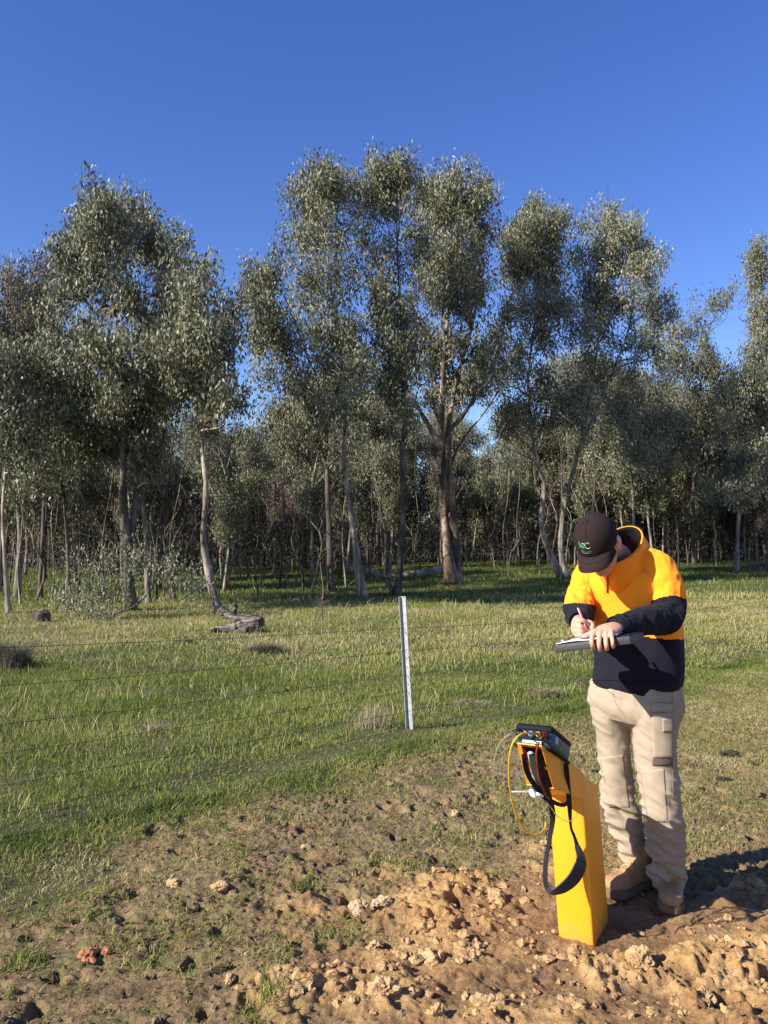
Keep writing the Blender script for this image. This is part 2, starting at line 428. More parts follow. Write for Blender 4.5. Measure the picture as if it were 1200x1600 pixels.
def pasture(name, label, nn, y0, y1, h0, h1, wd, seed, lean=.6):
    rg = np.random.default_rng(seed)
    y = y0 + (y1 - y0) * np.sqrt(rg.uniform(size=nn)) if False else rg.uniform(y0, y1, nn)
    x = rg.uniform(-1, 1, nn) * (.5 * y1 + 2)
    p = xy3(x, y)
    dn = .72 + .45 * fbm(p, 1.6, 3, 111) + .2
    k = inview(x, y) & (fence_s(x, y) > -.45 + .35 * fbm(p, 1.5, 3, 112)) & (rg.uniform(size=nn) < dn)
    x, y = x[k], y[k]; p = p[k]
    edge = sst(-.5, .7, fence_s(x, y))
    h = (h0 + (h1 - h0) * rg.uniform(size=len(x)) ** 1.5) * (.7 + .5 * fbm(p, 1.1, 3, 113)) * (.5 + .5 * edge)
    t = pasture_tint(x, y, rg)
    tall = rg.uniform(size=len(x)) < .03
    h = np.where(tall, h * 1.7, h); t = np.where(tall, np.clip(t + .3, 0, .95), t)
    return blades(name, label, x, y, np.maximum(h, .015), wd * rg.uniform(.6, 1.3, len(x)), t, lean, seed + 1)
QG = 1.0
pasture('pasture_grass', 'green pasture grass just beyond the wire fence', int(430000 * QG), 4.0, 11.0, .04, .125, .0055, 201)
pasture('paddock_grass', 'dry yellow-green grass across the open paddock', int(330000 * QG), 11.0, 24.0, .05, .13, .010, 205)
pasture('woodland_grass', 'long green grass under and between the gum trees', int(260000 * QG), 24.0, 60.0, .07, .22, .022, 209)
rg = np.random.default_rng(231); nn = 26000; y = rg.uniform(4.2, 26, nn); x = rg.uniform(-1, 1, nn) * 14
k = inview(x, y) & (fence_s(x, y) > 0) & (fbm(xy3(x, y), .9, 3, 232) + .5 * fbm(xy3(x, y), 4, 2, 233) > .12); x, y = x[k], y[k]
blades('dead_stalks', 'thin pale seed stalks standing in the paddock grass', x, y, rg.uniform(.10, .26, len(x)), .003 + .00035 * y, np.clip(rg.normal(.86, .08, len(x)), 0, 1), .8, 234)
rg = np.random.default_rng(241); nn = 9000; y = rg.uniform(4.6, 22, nn); x = rg.uniform(-1, 1, nn) * 12
k = inview(x, y) & (fence_s(x, y) > -.4) & (fbm(xy3(x, y), 1.3, 3, 242) > .18); x, y = x[k], y[k]
blades('broadleaf_weeds', 'low broad-leaved weeds scattered through the pasture', x, y, rg.uniform(.03, .07, len(x)), rg.uniform(.02, .045, len(x)), np.clip(rg.normal(.25, .12, len(x)), 0, 1), 1.2, 244)
# sparse trampled grass on the near side
nn = int(1500000 * QG); rg = np.random.default_rng(221)
y = rg.uniform(1.9, 12, nn); x = rg.uniform(-1, 1, nn) * 7; p = xy3(x, y)
s = fence_s(x, y); cl = fbm(p, 2.4, 4, 222) + .5 * fbm(p, 9, 2, 223)
dens = np.clip(.34 + 1.5 * cl, .05, 1) * (1 - mudmask(x, y)) ** 2
dens = np.maximum(dens, .75 * sst(-1.2, -.5, s)); dens = np.maximum(dens, .6 * sst(.2, .7, 1 - (1 - sst(-1.1, -.35, s + fbm(p, 1.3, 5, 21) * 1.3))))
dens = np.where(x > 1.3, np.maximum(dens, .45 * sst(4.0, 5.2, y)), dens)
k = inview(x, y, .6) & (s < -.3) & (rg.uniform(size=nn) < dens); x, y, p, s = x[k], y[k], p[k], s[k]
t = np.clip(.60 + .30 * fbm(p, 2, 3, 224) + rg.normal(0, .17, len(x)) - .20 * sst(-1.0, -.3, s), 0, 1)
h = (.016 + .042 * rg.uniform(size=len(x)) ** 1.6) * (.8 + .9 * sst(-1.0, -.2, s))
blades('trampled_grass', 'short trampled grass and straw on the near side of the fence', x, y, h, .0045 * rg.uniform(.6, 1.4, len(x)), t, 1.1, 225)
# flat straw and stalks lying about
nn = 9000; y = rg.uniform(2.1, 9, nn); x = rg.uniform(-1, 1, nn) * 4.5; s = fence_s(x, y)
k = inview(x, y, .4) & (s < -.1) & (rg.uniform(size=nn) < (1 - .8 * mudmask(x, y))); x, y = x[k], y[k]
blades('straw_litter', 'pale dry straw and broken stalks lying on the trampled ground', x, y, .010 + .02 * rg.uniform(size=len(x)), np.full(len(x), .003), np.clip(rg.normal(.9, .08, len(x)), 0, 1), 4.5, 226)
# ------------------------------------------------------------------ gum trees
LEAF_RAMP = [(0, (.038, .040, .021)), (.25, (.082, .086, .045)), (.5, (.150, .153, .088)), (.75, (.235, .236, .155)), (1, (.32, .315, .235))]
leaf_m = mat('gum_leaf', (.1, .1, .06), .52, .32, attr='tint', ramp=LEAF_RAMP, trans=.16)
BROWN_RAMP = [(0, (.045, .036, .026)), (.5, (.108, .090, .064)), (1, (.20, .17, .13))]
brown_m = mat('brown_leaf', (.1, .08, .06), .6, .3, attr='tint', ramp=BROWN_RAMP, trans=.15)
def bark(name, a, b_, c_, sc=6):
    m = bpy.data.materials.new(name); m.use_nodes = True; n = m.node_tree; L = n.links; b = n.nodes['Principled BSDF']; b.inputs['Roughness'].default_value = .85; b.inputs['Specular IOR Level'].default_value = .2
    tc = n.nodes.new('ShaderNodeTexCoord'); mp = n.nodes.new('ShaderNodeMapping'); mp.inputs['Scale'].default_value = (sc, sc, sc * .16)
    L.new(tc.outputs['Object'], mp.inputs[0]); t = n.nodes.new('ShaderNodeTexNoise'); t.inputs['Scale'].default_value = 1.0; t.inputs['Detail'].default_value = 7; t.inputs['Roughness'].default_value = .65
    L.new(mp.outputs[0], t.inputs[0]); r = n.nodes.new('ShaderNodeValToRGB'); e = r.color_ramp.elements
    e[0].position = .36; e[0].color = (*a, 1); e[1].position = .66; e[1].color = (*c_, 1); q = e.new(.5); q.color = (*b_, 1)
    L.new(t.outputs[0], r.inputs[0]); L.new(r.outputs[0], b.inputs['Base Color'])
    bp = n.nodes.new('ShaderNodeBump'); bp.inputs['Strength'].default_value = .8; bp.inputs['Distance'].default_value = .03; L.new(t.outputs[0], bp.inputs['Height']); L.new(bp.outputs[0], b.inputs['Normal'])
    return m
bark_dark = bark('bark_dark', (.030, .024, .019), (.085, .068, .052), (.17, .14, .11))
bark_grey = bark('bark_grey', (.06, .050, .040), (.17, .145, .115), (.38, .34, .28))
bark_pale = bark('bark_pale', (.07, .055, .042), (.22, .18, .14), (.46, .40, .33))
bark_rust = bark('bark_rust', (.040, .030, .024), (.12, .085, .060), (.42, .31, .22), 3)

def leaves_np(C, rad, per, L0, rg, tbase=.5, tvar=.17, droop=.75, stretch=1.45):
    """C (n,3) clump centres -> drooping leaf blades around them"""
    n_ = len(C); k = per
    off = np.clip(rg.normal(size=(n_, k, 3)), -1.9, 1.9) * rad * .55; off[:, :, 2] *= stretch
    ctint = rg.normal(0, tvar * .6, (n_, 1))
    c = (C[:, None, :] + off).reshape(-1, 3); nn = len(c)
    ax = rg.normal(size=(nn, 3)); ax[:, 2] = -abs(ax[:, 2]) - droop * 1.6; ax /= np.linalg.norm(ax, axis=1)[:, None]
    w_ = np.cross(ax, rg.normal(size=(nn, 3))); w_ /= np.linalg.norm(w_, axis=1)[:, None] + 1e-9
    Ln = L0 * rg.uniform(.6, 1.35, nn)[:, None]; W = Ln * rg.uniform(.26, .44, nn)[:, None]
    V = np.stack([c - ax * Ln * .5, c + w_ * W * .5 - ax * Ln * .08, c + ax * Ln * .5, c - w_ * W * .5 - ax * Ln * .08], 1).reshape(-1, 3)
    F = (np.arange(nn)[:, None] * 4 + np.array([[0, 1, 2, 3]]))
    t = np.clip(tbase + ctint.repeat(k, 1).ravel() + rg.normal(0, tvar, nn), 0, 1)
    return V, F, np.repeat(t, 4)

class Tree:
    def __init__(s, seed): s.rg = np.random.default_rng(seed); s.tr = []; s.br = []; s.C = []; s.R = []
    def trunk(s, pts, r0, r1, seg=10, n=26, wob=.0):
        A = catmull(pts, n); t = np.linspace(0, 1, n)
        if wob: A[:, :2] += wob * np.stack([np.interp(t, np.linspace(0, 1, 9), s.rg.normal(size=9)), np.interp(t, np.linspace(0, 1, 9), s.rg.normal(size=9))], 1) * t[:, None] ** .5
        rad = (r0 + (r1 - r0) * t ** .8) * (1 + .35 * np.exp(-t * 22))
        V, F = loft(A, list(rad), seg, ref=(1, 0, 0))
        V = V * 1.0; nn = fbm(V, 5 / max(r0 * 9, .6), 2, 5) * r0 * .28; cen = np.repeat(A, seg, 0); d = V[:len(cen)] - cen
        V[:len(cen)] += d / (np.linalg.norm(d, axis=1)[:, None] + 1e-9) * nn[:len(cen), None] * (1 - np.repeat(t, seg) * .8)[:, None]
        s.tr.append((V, F)); s.axis = A; s.rad = rad; return A
    def limb(s, a, b_, r0, r1, n=7, sag=.18, seg=5):
        a = np.array(a); b_ = np.array(b_); L_ = np.linalg.norm(b_ - a)
        mid = (a + b_) / 2 + s.rg.normal(size=3) * L_ * .10 + np.array([0, 0, sag * L_ * .5]) * 0 + np.array([(b_ - a)[0], (b_ - a)[1], 0]) * .12
        q1 = a * .7 + b_ * .3 + s.rg.normal(size=3) * L_ * .05
        V, F = loft(catmull([a, q1, mid, b_], n), list(np.linspace(r0, r1, n)), seg, ref=(1, .2, .1)); s.br.append((V, F))
    def blob(s, c, r, nc, limb_r=.05, twig=True):
        """a mass of foliage fed by one limb from the trunk"""
        c = np.array(c); ax = s.axis
        # start on the trunk, below the mass
        cand = ax[ax[:, 2] < c[2] - .15 * r[2]]
        if len(cand) == 0: cand = ax[:1]
        d = np.linalg.norm((cand - c) * [1, 1, .8], axis=1); i = int(np.argmin(d)); a = cand[max(0, i - 1)]
        ra = s.rad[max(0, i - 1)] if len(s.rad) > i else .05
        lr = min(limb_r, ra * .75); s.limb(a, c, lr, lr * .4, 8, seg=6)
        # sprays are strewn through the mass, then thinned by a noise field so that it ends in ragged tongues
        nn_ = int(nc * 3.0); u = s.rg.normal(size=(nn_, 3)); u /= np.linalg.norm(u, axis=1)[:, None]
        q = s.rg.uniform(size=(nn_, 1)) ** .42 * 1.46; P_ = c + u * q * np.array(r); sd0 = np.array([s.rg.uniform(0, 50)] * 3) * 0
        f_ = fbm(P_ * [1, 1, .8], .62, 2, 17) * 1.0 + fbm(P_ * [1, 1, .7], 1.7, 2, 19) * .7
        P_ = P_[f_ > -.40 + .42 * q[:, 0] ** 2][:int(nc * 1.5)]
        if len(P_) == 0: P_ = np.array([c])
        s.C.append(P_); 
        if twig:
            for p_ in P_[:: 1 if nc < 60 else 2]:
                st = c + (p_ - c) * s.rg.uniform(.0, .25); st[2] -= r[2] * .3 * s.rg.uniform()
                s.limb(st, p_, lr * .42, lr * .12, 5, seg=3)
    def build(s, name, loc, label, cat, group, bm_, lm_, L0=.13, per=46, rad=.36, tb=.5, seed=1, stuffleaf=False):
        loc = Vector(loc); root = thing(name, label, cat, loc, group)
        for nm, parts in (('trunk', s.tr), ('branches', s.br)):
            if not parts: continue
            V = []; F4 = []; F3 = []; o = 0
            for v, f in parts:
                V.append(v); F4 += [tuple(i + o for i in q) for q in f]; o += len(v)
            me = bpy.data.meshes.new(nm); me.from_pydata((np.vstack(V) - np.array(loc)).tolist(), [], F4); me.materials.append(bm_)
            me.polygons.foreach_set('use_smooth', [True] * len(F4)); me.update(); ob = link(nm, me, None); ob.parent = root
        if s.C:
            V, F, t = leaves_np(np.vstack(s.C), rad, per, L0, s.rg, tb)
            ob = link('crown', mk_mesh('crown', V - np.array(loc), F, {'tint': t}, False, [lm_])); ob.parent = root
        return root
def tz(x, y): return float(terrain(x, y))

# front trees: (label, depth, trunk path in metres taken from where they stand, foot radius, foliage masses, bark, leaf, options)
def front_tree(label, d, path, r0, blobs, bm_, lm_=None, seed=1, extra=(), den=1.0, spread=.97, L0=.135, tb=.5, name='gum_tree', depthvar=1.6, path_d=None):
    rs = np.random.default_rng(seed); T = Tree(seed)
    pts = [P(px, py, d + (0 if i == 0 else rs.normal() * .18)) for i, (px, py) in enumerate(path)]
    base = pts[0].copy(); base.z = tz(base.x, base.y) - .12; pts[0] = base
    T.trunk(pts, r0, r0 * .10, 10 if r0 > .12 else 8, 30)
    main = T.axis.copy(); mr = T.rad.copy()
    for (epath, er) in extra:
        ep = [P(px, py, d + rs.normal() * .25 * (i > 0)) for i, (px, py) in enumerate(epath)]
        j = int(np.argmin(np.linalg.norm(main - np.array(ep[0]), axis=1))); ep[0] = Vector(main[j]) if ep[0].z > 1.2 else ep[0]
        if ep[0].z <= 1.2: ep[0].z = tz(ep[0].x, ep[0].y) - .12
        T.trunk(ep, er, er * .10, 7, 20)
        main = np.vstack([main, T.axis]); mr = np.concatenate([mr, T.rad])
    T.axis, T.rad = main, mr
    k = d / FPX
    # small sprays bridging neighbouring masses, and stray ones beyond the edge
    fill = []
    for i_ in range(len(blobs)):
        a_ = blobs[i_]; near_ = sorted(blobs, key=lambda q_: math.hypot(q_[0] - a_[0], q_[1] - a_[1]))[1:3]
        for b_ in near_:
            t_ = rs.uniform(.35, .65); s_ = rs.uniform(.35, .6)
            fill.append((a_[0] + (b_[0] - a_[0]) * t_ + rs.normal() * 9, a_[1] + (b_[1] - a_[1]) * t_ + rs.normal() * 9, a_[2] * s_, a_[3] * s_))
        an_ = rs.uniform(0, 6.28); fill.append((a_[0] + a_[2] * 1.15 * math.cos(an_), a_[1] + a_[3] * 1.1 * math.sin(an_), a_[2] * .34, a_[3] * .42))
    for (cx, cy, rx, ry) in list(blobs) + fill:
        dd = d + rs.uniform(-1, 1) * depthvar
        c = P(cx, cy, dd); rx_, rz_ = rx * k * spread, ry * k * spread
        ryd = max(rx_, .8) * rs.uniform(.8, 1.3)
        nc = max(6, int(den * 33 * (rx_ * rz_ * ryd) ** (2 / 3.)))
        T.blob(c, (rx_, ryd, rz_), nc, limb_r=r0 * .34)
    return T.build(name, base, label, 'tree', None, bm_, lm_ or leaf_m, L0=L0 * (1.0 if d < 32 else 1.18), per=50 if d < 32 else 40, rad=.29 if d < 32 else .33, seed=seed, tb=tb)

FRONT = [
 dict(label='tall gum with a dark forked trunk, highest crown of the left group', d=21.5, path=[(203, 955), (200, 880), (193, 790), (192, 700), (196, 600), (180, 500), (165, 400), (158, 305)], r0=.17,
      blobs=[(156, 302, 25, 28), (140, 345, 34, 40), (172, 350, 28, 32), (122, 400, 32, 36), (165, 410, 52, 44), (130, 462, 42, 40), (180, 480, 60, 46), (120, 535, 46, 44), (195, 560, 66, 42), (135, 620, 55, 38), (205, 640, 55, 34), (160, 700, 50, 30), (235, 710, 36, 26)],
      bm_=bark_dark, extra=[([(200, 870), (213, 770), (212, 680), (232, 560), (245, 450), (238, 380)], .10)]),
 dict(label='round-crowned gum just right of the highest crown of the left group', d=23.5, path=[(232, 940), (228, 850), (222, 740), (226, 620), (228, 500), (226, 400)], r0=.09,
      blobs=[(216, 352, 32, 28), (240, 385, 36, 34), (215, 420, 42, 38), (255, 440, 36, 40), (235, 500, 44, 44), (262, 570, 36, 40), (222, 610, 34, 36)], bm_=bark_grey),
 dict(label='leaning gum whose pale curved trunk rises behind the weathered stump', d=20.5, path=[(345, 958), (328, 905), (318, 840), (322, 765), (315, 690), (312, 610), (302, 520), (292, 420)], r0=.115,
      blobs=[(288, 402, 24, 20), (305, 430, 36, 30), (335, 470, 28, 34), (288, 470, 34, 36), (330, 520, 36, 36), (290, 545, 44, 38), (352, 560, 20, 28), (320, 600, 40, 34), (270, 620, 30, 26), (350, 640, 26, 20)], bm_=bark_pale, den=.9,
      extra=[([(316, 690), (330, 610), (345, 540), (345, 490)], .05)]),
 dict(label='thin purple-brown half-bare tree at the far left against the sky', d=27, path=[(62, 935), (66, 850), (70, 740), (72, 620), (62, 520), (55, 450)], r0=.09,
      blobs=[(72, 418, 26, 20), (45, 450, 34, 24), (95, 450, 22, 24), (18, 475, 30, 24), (60, 495, 40, 28), (15, 530, 30, 28), (85, 540, 34, 26)], bm_=bark_dark, lm_=brown_m, den=.55, L0=.10,
      extra=[([(68, 700), (40, 600), (20, 520), (10, 470)], .04)]),
 dict(label='slim gum at the left edge with a bowed pale trunk', d=20.5, path=[(14, 962), (8, 880), (4, 800), (8, 720), (2, 640), (-8, 560)], r0=.07,
      blobs=[(8, 555, 36, 34), (-20, 590, 40, 40), (30, 600, 34, 36), (12, 650, 42, 34), (45, 660, 30, 30), (0, 710, 36, 26)], bm_=bark_pale, tb=.42),
 dict(label='bushy olive-green gum low on the left, in front of the darker crowns', d=22.5, path=[(108, 945), (106, 860), (100, 780), (96, 700), (84, 620)], r0=.075,
      blobs=[(88, 572, 36, 26), (60, 610, 40, 32), (112, 615, 34, 30), (80, 655, 46, 34), (40, 690, 34, 30), (112, 690, 36, 30), (75, 735, 40, 24)], bm_=bark_dark, tb=.6),
 dict(label='dark straight-trunked gum whose crown makes the left shoulder of the middle group', d=28.5, path=[(517, 922), (515, 850), (512, 770), (510, 690), (498, 610), (470, 530), (440, 450)], r0=.13,
      blobs=[(402, 418, 26, 20), (430, 425, 30, 26), (392, 452, 26, 24), (420, 480, 36, 32), (402, 530, 24, 22), (450, 520, 40, 40), (420, 590, 34, 30), (478, 590, 38, 36), (452, 650, 40, 28), (500, 690, 30, 24)], bm_=bark_dark,
      extra=[([(510, 740), (480, 640), (440, 540), (405, 430)], .07)]),
 dict(label='gum with a slender white mottled trunk left of the steel fence post', d=26.5, path=[(567, 935), (560, 880), (548, 800), (538, 720), (540, 630), (530, 540), (515, 430), (500, 290)], r0=.14,
      blobs=[(488, 276, 26, 18), (505, 285, 30, 22), (478, 315, 30, 28), (520, 320, 32, 30), (495, 365, 46, 38), (475, 412, 34, 32), (528, 412, 44, 42), (490, 470, 50, 40), (545, 490, 38, 40), (515, 545, 48, 38), (560, 580, 32, 32), (530, 640, 36, 28)], bm_=bark_pale),
 dict(label='gum with a dark kinked trunk directly behind the steel fence post', d=27.5, path=[(620, 932), (625, 880), (630, 800), (628, 720), (632, 640), (628, 540), (622, 420), (618, 280)], r0=.135,
      blobs=[(622, 252, 26, 18), (600, 272, 32, 26), (640, 280, 26, 24), (580, 305, 34, 30), (622, 325, 42, 34), (570, 360, 34, 36), (612, 395, 46, 40), (582, 450, 46, 40), (635, 460, 42, 44), (602, 520, 46, 40), (640, 560, 38, 38), (610, 615, 40, 30)], bm_=bark_dark,
      extra=[([(618, 915), (600, 890), (585, 905)], .05), ([(626, 860), (650, 830), (668, 780)], .05)]),
 dict(label='old thick-trunked gum with peeling rust-coloured bark and a tall spreading crown', d=33, path=[(706, 918), (700, 870), (694, 800), (692, 730), (690, 650), (694, 560), (705, 450), (725, 320)], r0=.27,
      blobs=[(742, 285, 26, 20), (760, 300, 18, 22), (700, 292, 32, 24), (668, 292, 26, 24), (725, 330, 40, 34), (680, 345, 40, 34), (755, 360, 26, 28), (700, 400, 46, 38), (748, 425, 30, 30), (670, 440, 34, 36), (715, 480, 46, 40), (680, 540, 44, 36), (745, 540, 36, 36), (705, 600, 44, 30), (770, 590, 30, 26)], bm_=bark_rust,
      extra=[([(714, 916), (712, 850), (704, 760), (700, 680), (712, 600), (735, 520), (755, 420)], .24), ([(692, 700), (655, 640), (610, 560), (590, 500)], .14), ([(692, 690), (730, 640), (775, 560), (790, 500)], .12), ([(704, 780), (715, 700), (760, 640), (800, 580)], .09)], depthvar=2.2),
 dict(label='gum right of the old tree with a bent forking trunk left of the worker', d=36, path=[(880, 918), (862, 870), (846, 820), (850, 760), (835, 700), (825, 600), (838, 480), (845, 360)], r0=.17,
      blobs=[(850, 335, 28, 16), (825, 352, 30, 22), (872, 350, 24, 22), (795, 372, 28, 24), (845, 385, 44, 34), (800, 420, 34, 32), (862, 435, 38, 36), (815, 480, 42, 36), (780, 520, 26, 30), (850, 510, 36, 36), (810, 565, 44, 36), (770, 600, 30, 28), (845, 620, 40, 34), (800, 670, 40, 28)], bm_=bark_pale, tb=.55),
 dict(label='tall twin-peaked gum rising directly behind the worker', d=37, path=[(884, 916), (876, 850), (884, 780), (905, 700), (925, 600), (940, 480), (948, 350)], r0=.16,
      blobs=[(945, 340, 22, 18), (930, 372, 30, 26), (968, 358, 26, 22), (985, 385, 26, 26), (950, 410, 44, 34), (1000, 425, 26, 30), (915, 450, 34, 34), (970, 470, 48, 38), (1022, 480, 26, 28), (920, 520, 38, 36), (985, 540, 50, 38), (1030, 550, 26, 32), (935, 590, 44, 34), (900, 650, 36, 30)], tb=.66, bm_=bark_grey,
      extra=[([(905, 700), (940, 620), (985, 500), (990, 380)], .08)]),
 dict(label='dense grey-green gum to the right of the twin-peaked one, lower and wider', d=41, path=[(985, 890), (990, 800), (985, 700), (1000, 600)], r0=.12,
      blobs=[(990, 600, 44, 34), (1035, 600, 30, 34), (960, 650, 42, 34), (1015, 660, 46, 36), (985, 710, 52, 30), (1050, 700, 34, 34), (930, 710, 34, 26)], tb=.66, bm_=bark_grey),
 dict(label='brownish-topped gum between the twin-peaked tree and the right edge', d=46, path=[(1085, 882), (1082, 800), (1088, 700), (1095, 600), (1110, 500)], r0=.15,
      blobs=[(1112, 475, 32, 18), (1085, 495, 28, 22), (1140, 470, 20, 16), (1075, 535, 30, 28), (1105, 520, 34, 28), (1060, 575, 30, 30), (1100, 580, 38, 34), (1140, 570, 22, 24), (1075, 640, 42, 36), (1120, 655, 36, 36), (1090, 710, 44, 32)], bm_=bark_dark, tb=.36),
 dict(label='tall gum cut off by the right edge of the view', d=44, path=[(1205, 884), (1200, 780), (1196, 680), (1190, 560), (1192, 420)], r0=.15,
      blobs=[(1188, 402, 22, 20), (1178, 435, 26, 26), (1210, 430, 30, 32), (1172, 480, 26, 26), (1200, 500, 34, 32), (1215, 560, 36, 36), (1178, 575, 18, 14)], bm_=bark_grey, tb=.55),
 dict(label='broad pale-leaved gum filling the lower right edge', d=40, path=[(1150, 888), (1155, 800), (1165, 700), (1172, 620)], r0=.13,
      blobs=[(1175, 612, 34, 22), (1200, 600, 30, 26), (1150, 640, 34, 28), (1190, 660, 44, 34), (1140, 700, 40, 34), (1190, 730, 46, 32), (1150, 770, 36, 24)], bm_=bark_grey, tb=.62),
]
for i, a in enumerate(FRONT):
    a = dict(a); front_tree(seed=300 + i, **a)

# woodland behind: six grown forms and three bare saplings, then copies
def form(seed, H, r0, crown0, nb, bm_, lm_, tb, L0=.145, per=52, brs=1.0, forks=0):
    T = Tree(seed); rg = T.rg; b = Vector((0, 0, -.3))
    pts = [b]; ln = rg.normal(size=2) * .05
    for k in range(1, 6): pts.append(Vector((ln[0] * H * k / 5 + rg.normal() * .05 * H * .4, ln[1] * H * k / 5 + rg.normal() * .1, H * k / 5.4)))
    T.trunk(pts, r0, r0 * .25, 6, 16)
    ax = T.axis
    for k in range(forks):
        j = rg.integers(4, 9); p_ = Vector(ax[j]); q = [p_, p_ + Vector((rg.normal() * .5, rg.normal() * .5, H * .2)), p_ + Vector((rg.normal() * 1.0, rg.normal() * .8, H * .45))]; T.trunk(q, r0 * .6, r0 * .2, 5, 8)
    T.axis = ax
    for k in range(nb):
        t = crown0 + (1 - crown0) * (k + .5) / nb; z = H * t
        j = min(15, int(t * 15)); wdt = H * .11 * brs * math.sin(math.pi * min(1, .25 + .8 * (1 - t) / (1 - crown0 + .01)) * .9 + .15)
        a_ = rg.uniform(0, 6.28); c = Vector(ax[j]) + Vector((math.cos(a_) * wdt * 1.0, math.sin(a_) * wdt, rg.normal() * .2))
        T.rad = np.full(len(ax), r0 * .5)
        T.blob(c, (max(.35, wdt * .85), max(.35, wdt * .85), H * .055), max(8, int(24 * max(.5, wdt) ** 1.2)), limb_r=r0 * .35, twig=(k % 2 == 0))
    return T, dict(bm_=bm_, lm_=lm_, L0=L0, per=per, tb=tb)
FORMS = []
spec = [(401, 10.5, .10, .32, 15, bark_grey, leaf_m, .5, 1), (402, 9.0, .075, .26, 14, bark_pale, leaf_m, .42, 1), (403, 12.0, .12, .45, 15, bark_dark, leaf_m, .5, 2), (404, 7.5, .06, .34, 12, bark_grey, brown_m, .6, 0), (405, 11.0, .085, .30, 15, bark_grey, leaf_m, .46, 1), (406, 8.5, .09, .24, 15, bark_dark, leaf_m, .38, 2)]
WOOD_L = ['slender gum tree deep in the woodland behind the front row', 'brown-leaved gum tree deep in the woodland behind the front row']
for (sd_, H, r0, c0, nb, bm_, lm_, tb, fk) in spec:
    T, kw = form(sd_, H, r0, c0, nb, bm_, lm_, tb, forks=fk)
    o = T.build('woodland_tree', (0, 0, 0), WOOD_L[1] if lm_ is brown_m else WOOD_L[0], 'tree', 'brown-leaved trees deep in the woodland' if lm_ is brown_m else 'slender trees deep in the woodland', rad=.34, seed=sd_, **kw)
    FORMS.append([o, False])
BARE = []
for k_, bm_ in enumerate((bark_grey, bark_dark, bark_dark)):
    T = Tree(420 + k_); H = (5.2, 7.5, 3.6)[k_]; pts = [Vector((0, 0, -.2))] + [Vector((T.rg.normal() * .16 * j, T.rg.normal() * .12 * j, H * j / 4)) for j in range(1, 5)]
    T.trunk(pts, .045, .010, 5, 12)
    for j in range(13):
        a = T.axis[T.rg.integers(3, 12)]; e = a + np.array([T.rg.normal() * .55, T.rg.normal() * .5, T.rg.uniform(.2, 1.0)]); T.limb(a, e, .012, .004, 5, seg=3)
    o = T.build('bare_sapling', (0, 0, 0), 'thin leafless sapling standing among the trunks of the woodland', 'sapling', 'leafless saplings among the trunks', bm_, leaf_m)
    BARE.append([o, False])
ZONES = [(150, 'far left'), (330, 'behind left tall gums'), (480, 'low gap right of leaning gum'), (680, 'behind middle tall gums'), (860, 'between old gum and worker'), (1040, 'behind the worker'), (9999, 'near right edge')]
def put(pool, rg, loc, rz, s):
    e = pool[rg.integers(len(pool))]
    if not e[1]: r = e[0]; e[1] = True
    else:
        r = e[0].copy(); COL.objects.link(r)
        for ch in e[0].children:
            c = ch.copy(); COL.objects.link(c); c.parent = r
    r.location = loc; r.rotation_euler = (rg.normal() * .03, rg.normal() * .03, rz); r.scale = (s, s, s * rg.uniform(.92, 1.1))
    px = 600 + FPX * loc[0] / loc[1]; zn = [z_ for lim, z_ in ZONES if px < lim][0]; fr = 'front ranks' if loc[1] < 52 else 'depths'
    if pool is BARE: r['label'] = 'thin leafless sapling, woodland %s, %s' % (fr, zn); r['group'] = 'leafless saplings in the %s, %s' % (fr, zn)
    else:
        kd = 'brown-leaved' if e is FORMS[3] else 'grey-green'
        r['label'] = 'slender %s gum, woodland %s, %s' % (kd, fr, zn); r['group'] = '%s woodland gums in the %s, %s' % (kd, fr, zn)
    return r
rg = np.random.default_rng(77); cnt = 0
def front_depth(px): return np.interp(px, [-200, 0, 330, 560, 700, 900, 1200, 1400], [23.5, 23.5, 26, 30, 36, 40, 46, 46])
pts_used = []
while cnt < 250:
    px = rg.uniform(-130, 1330); u = rg.uniform() ** .75; d0 = front_depth(px); d = d0 + 1.0 + u * (84 - d0)
    x = (px - 600) / FPX * d
    if any((x - a) ** 2 + (d - b_) ** 2 < 1.3 for a, b_ in pts_used): continue
    # a gap in the wood lets the sky and the far paddock show
    if 640 < px < 690 and d > 46: 
        if rg.uniform() < .7: continue
    pts_used.append((x, d)); s = rg.uniform(.75, 1.12) * (1 + .10 * (d > 50))
    if 330 < px < 400: s *= .78
    put(FORMS, rg, (x, d, tz(x, d)), rg.uniform(0, 6.28), s); cnt += 1
cnt = 0
while cnt < 240:
    px = rg.uniform(-60, 1260); d = front_depth(px) - 1.5 + rg.uniform() ** 1.2 * 30; x = (px - 600) / FPX * d
    put(BARE, rg, (x, d, tz(x, d)), rg.uniform(0, 6.28), rg.uniform(.5, 1.15)); cnt += 1
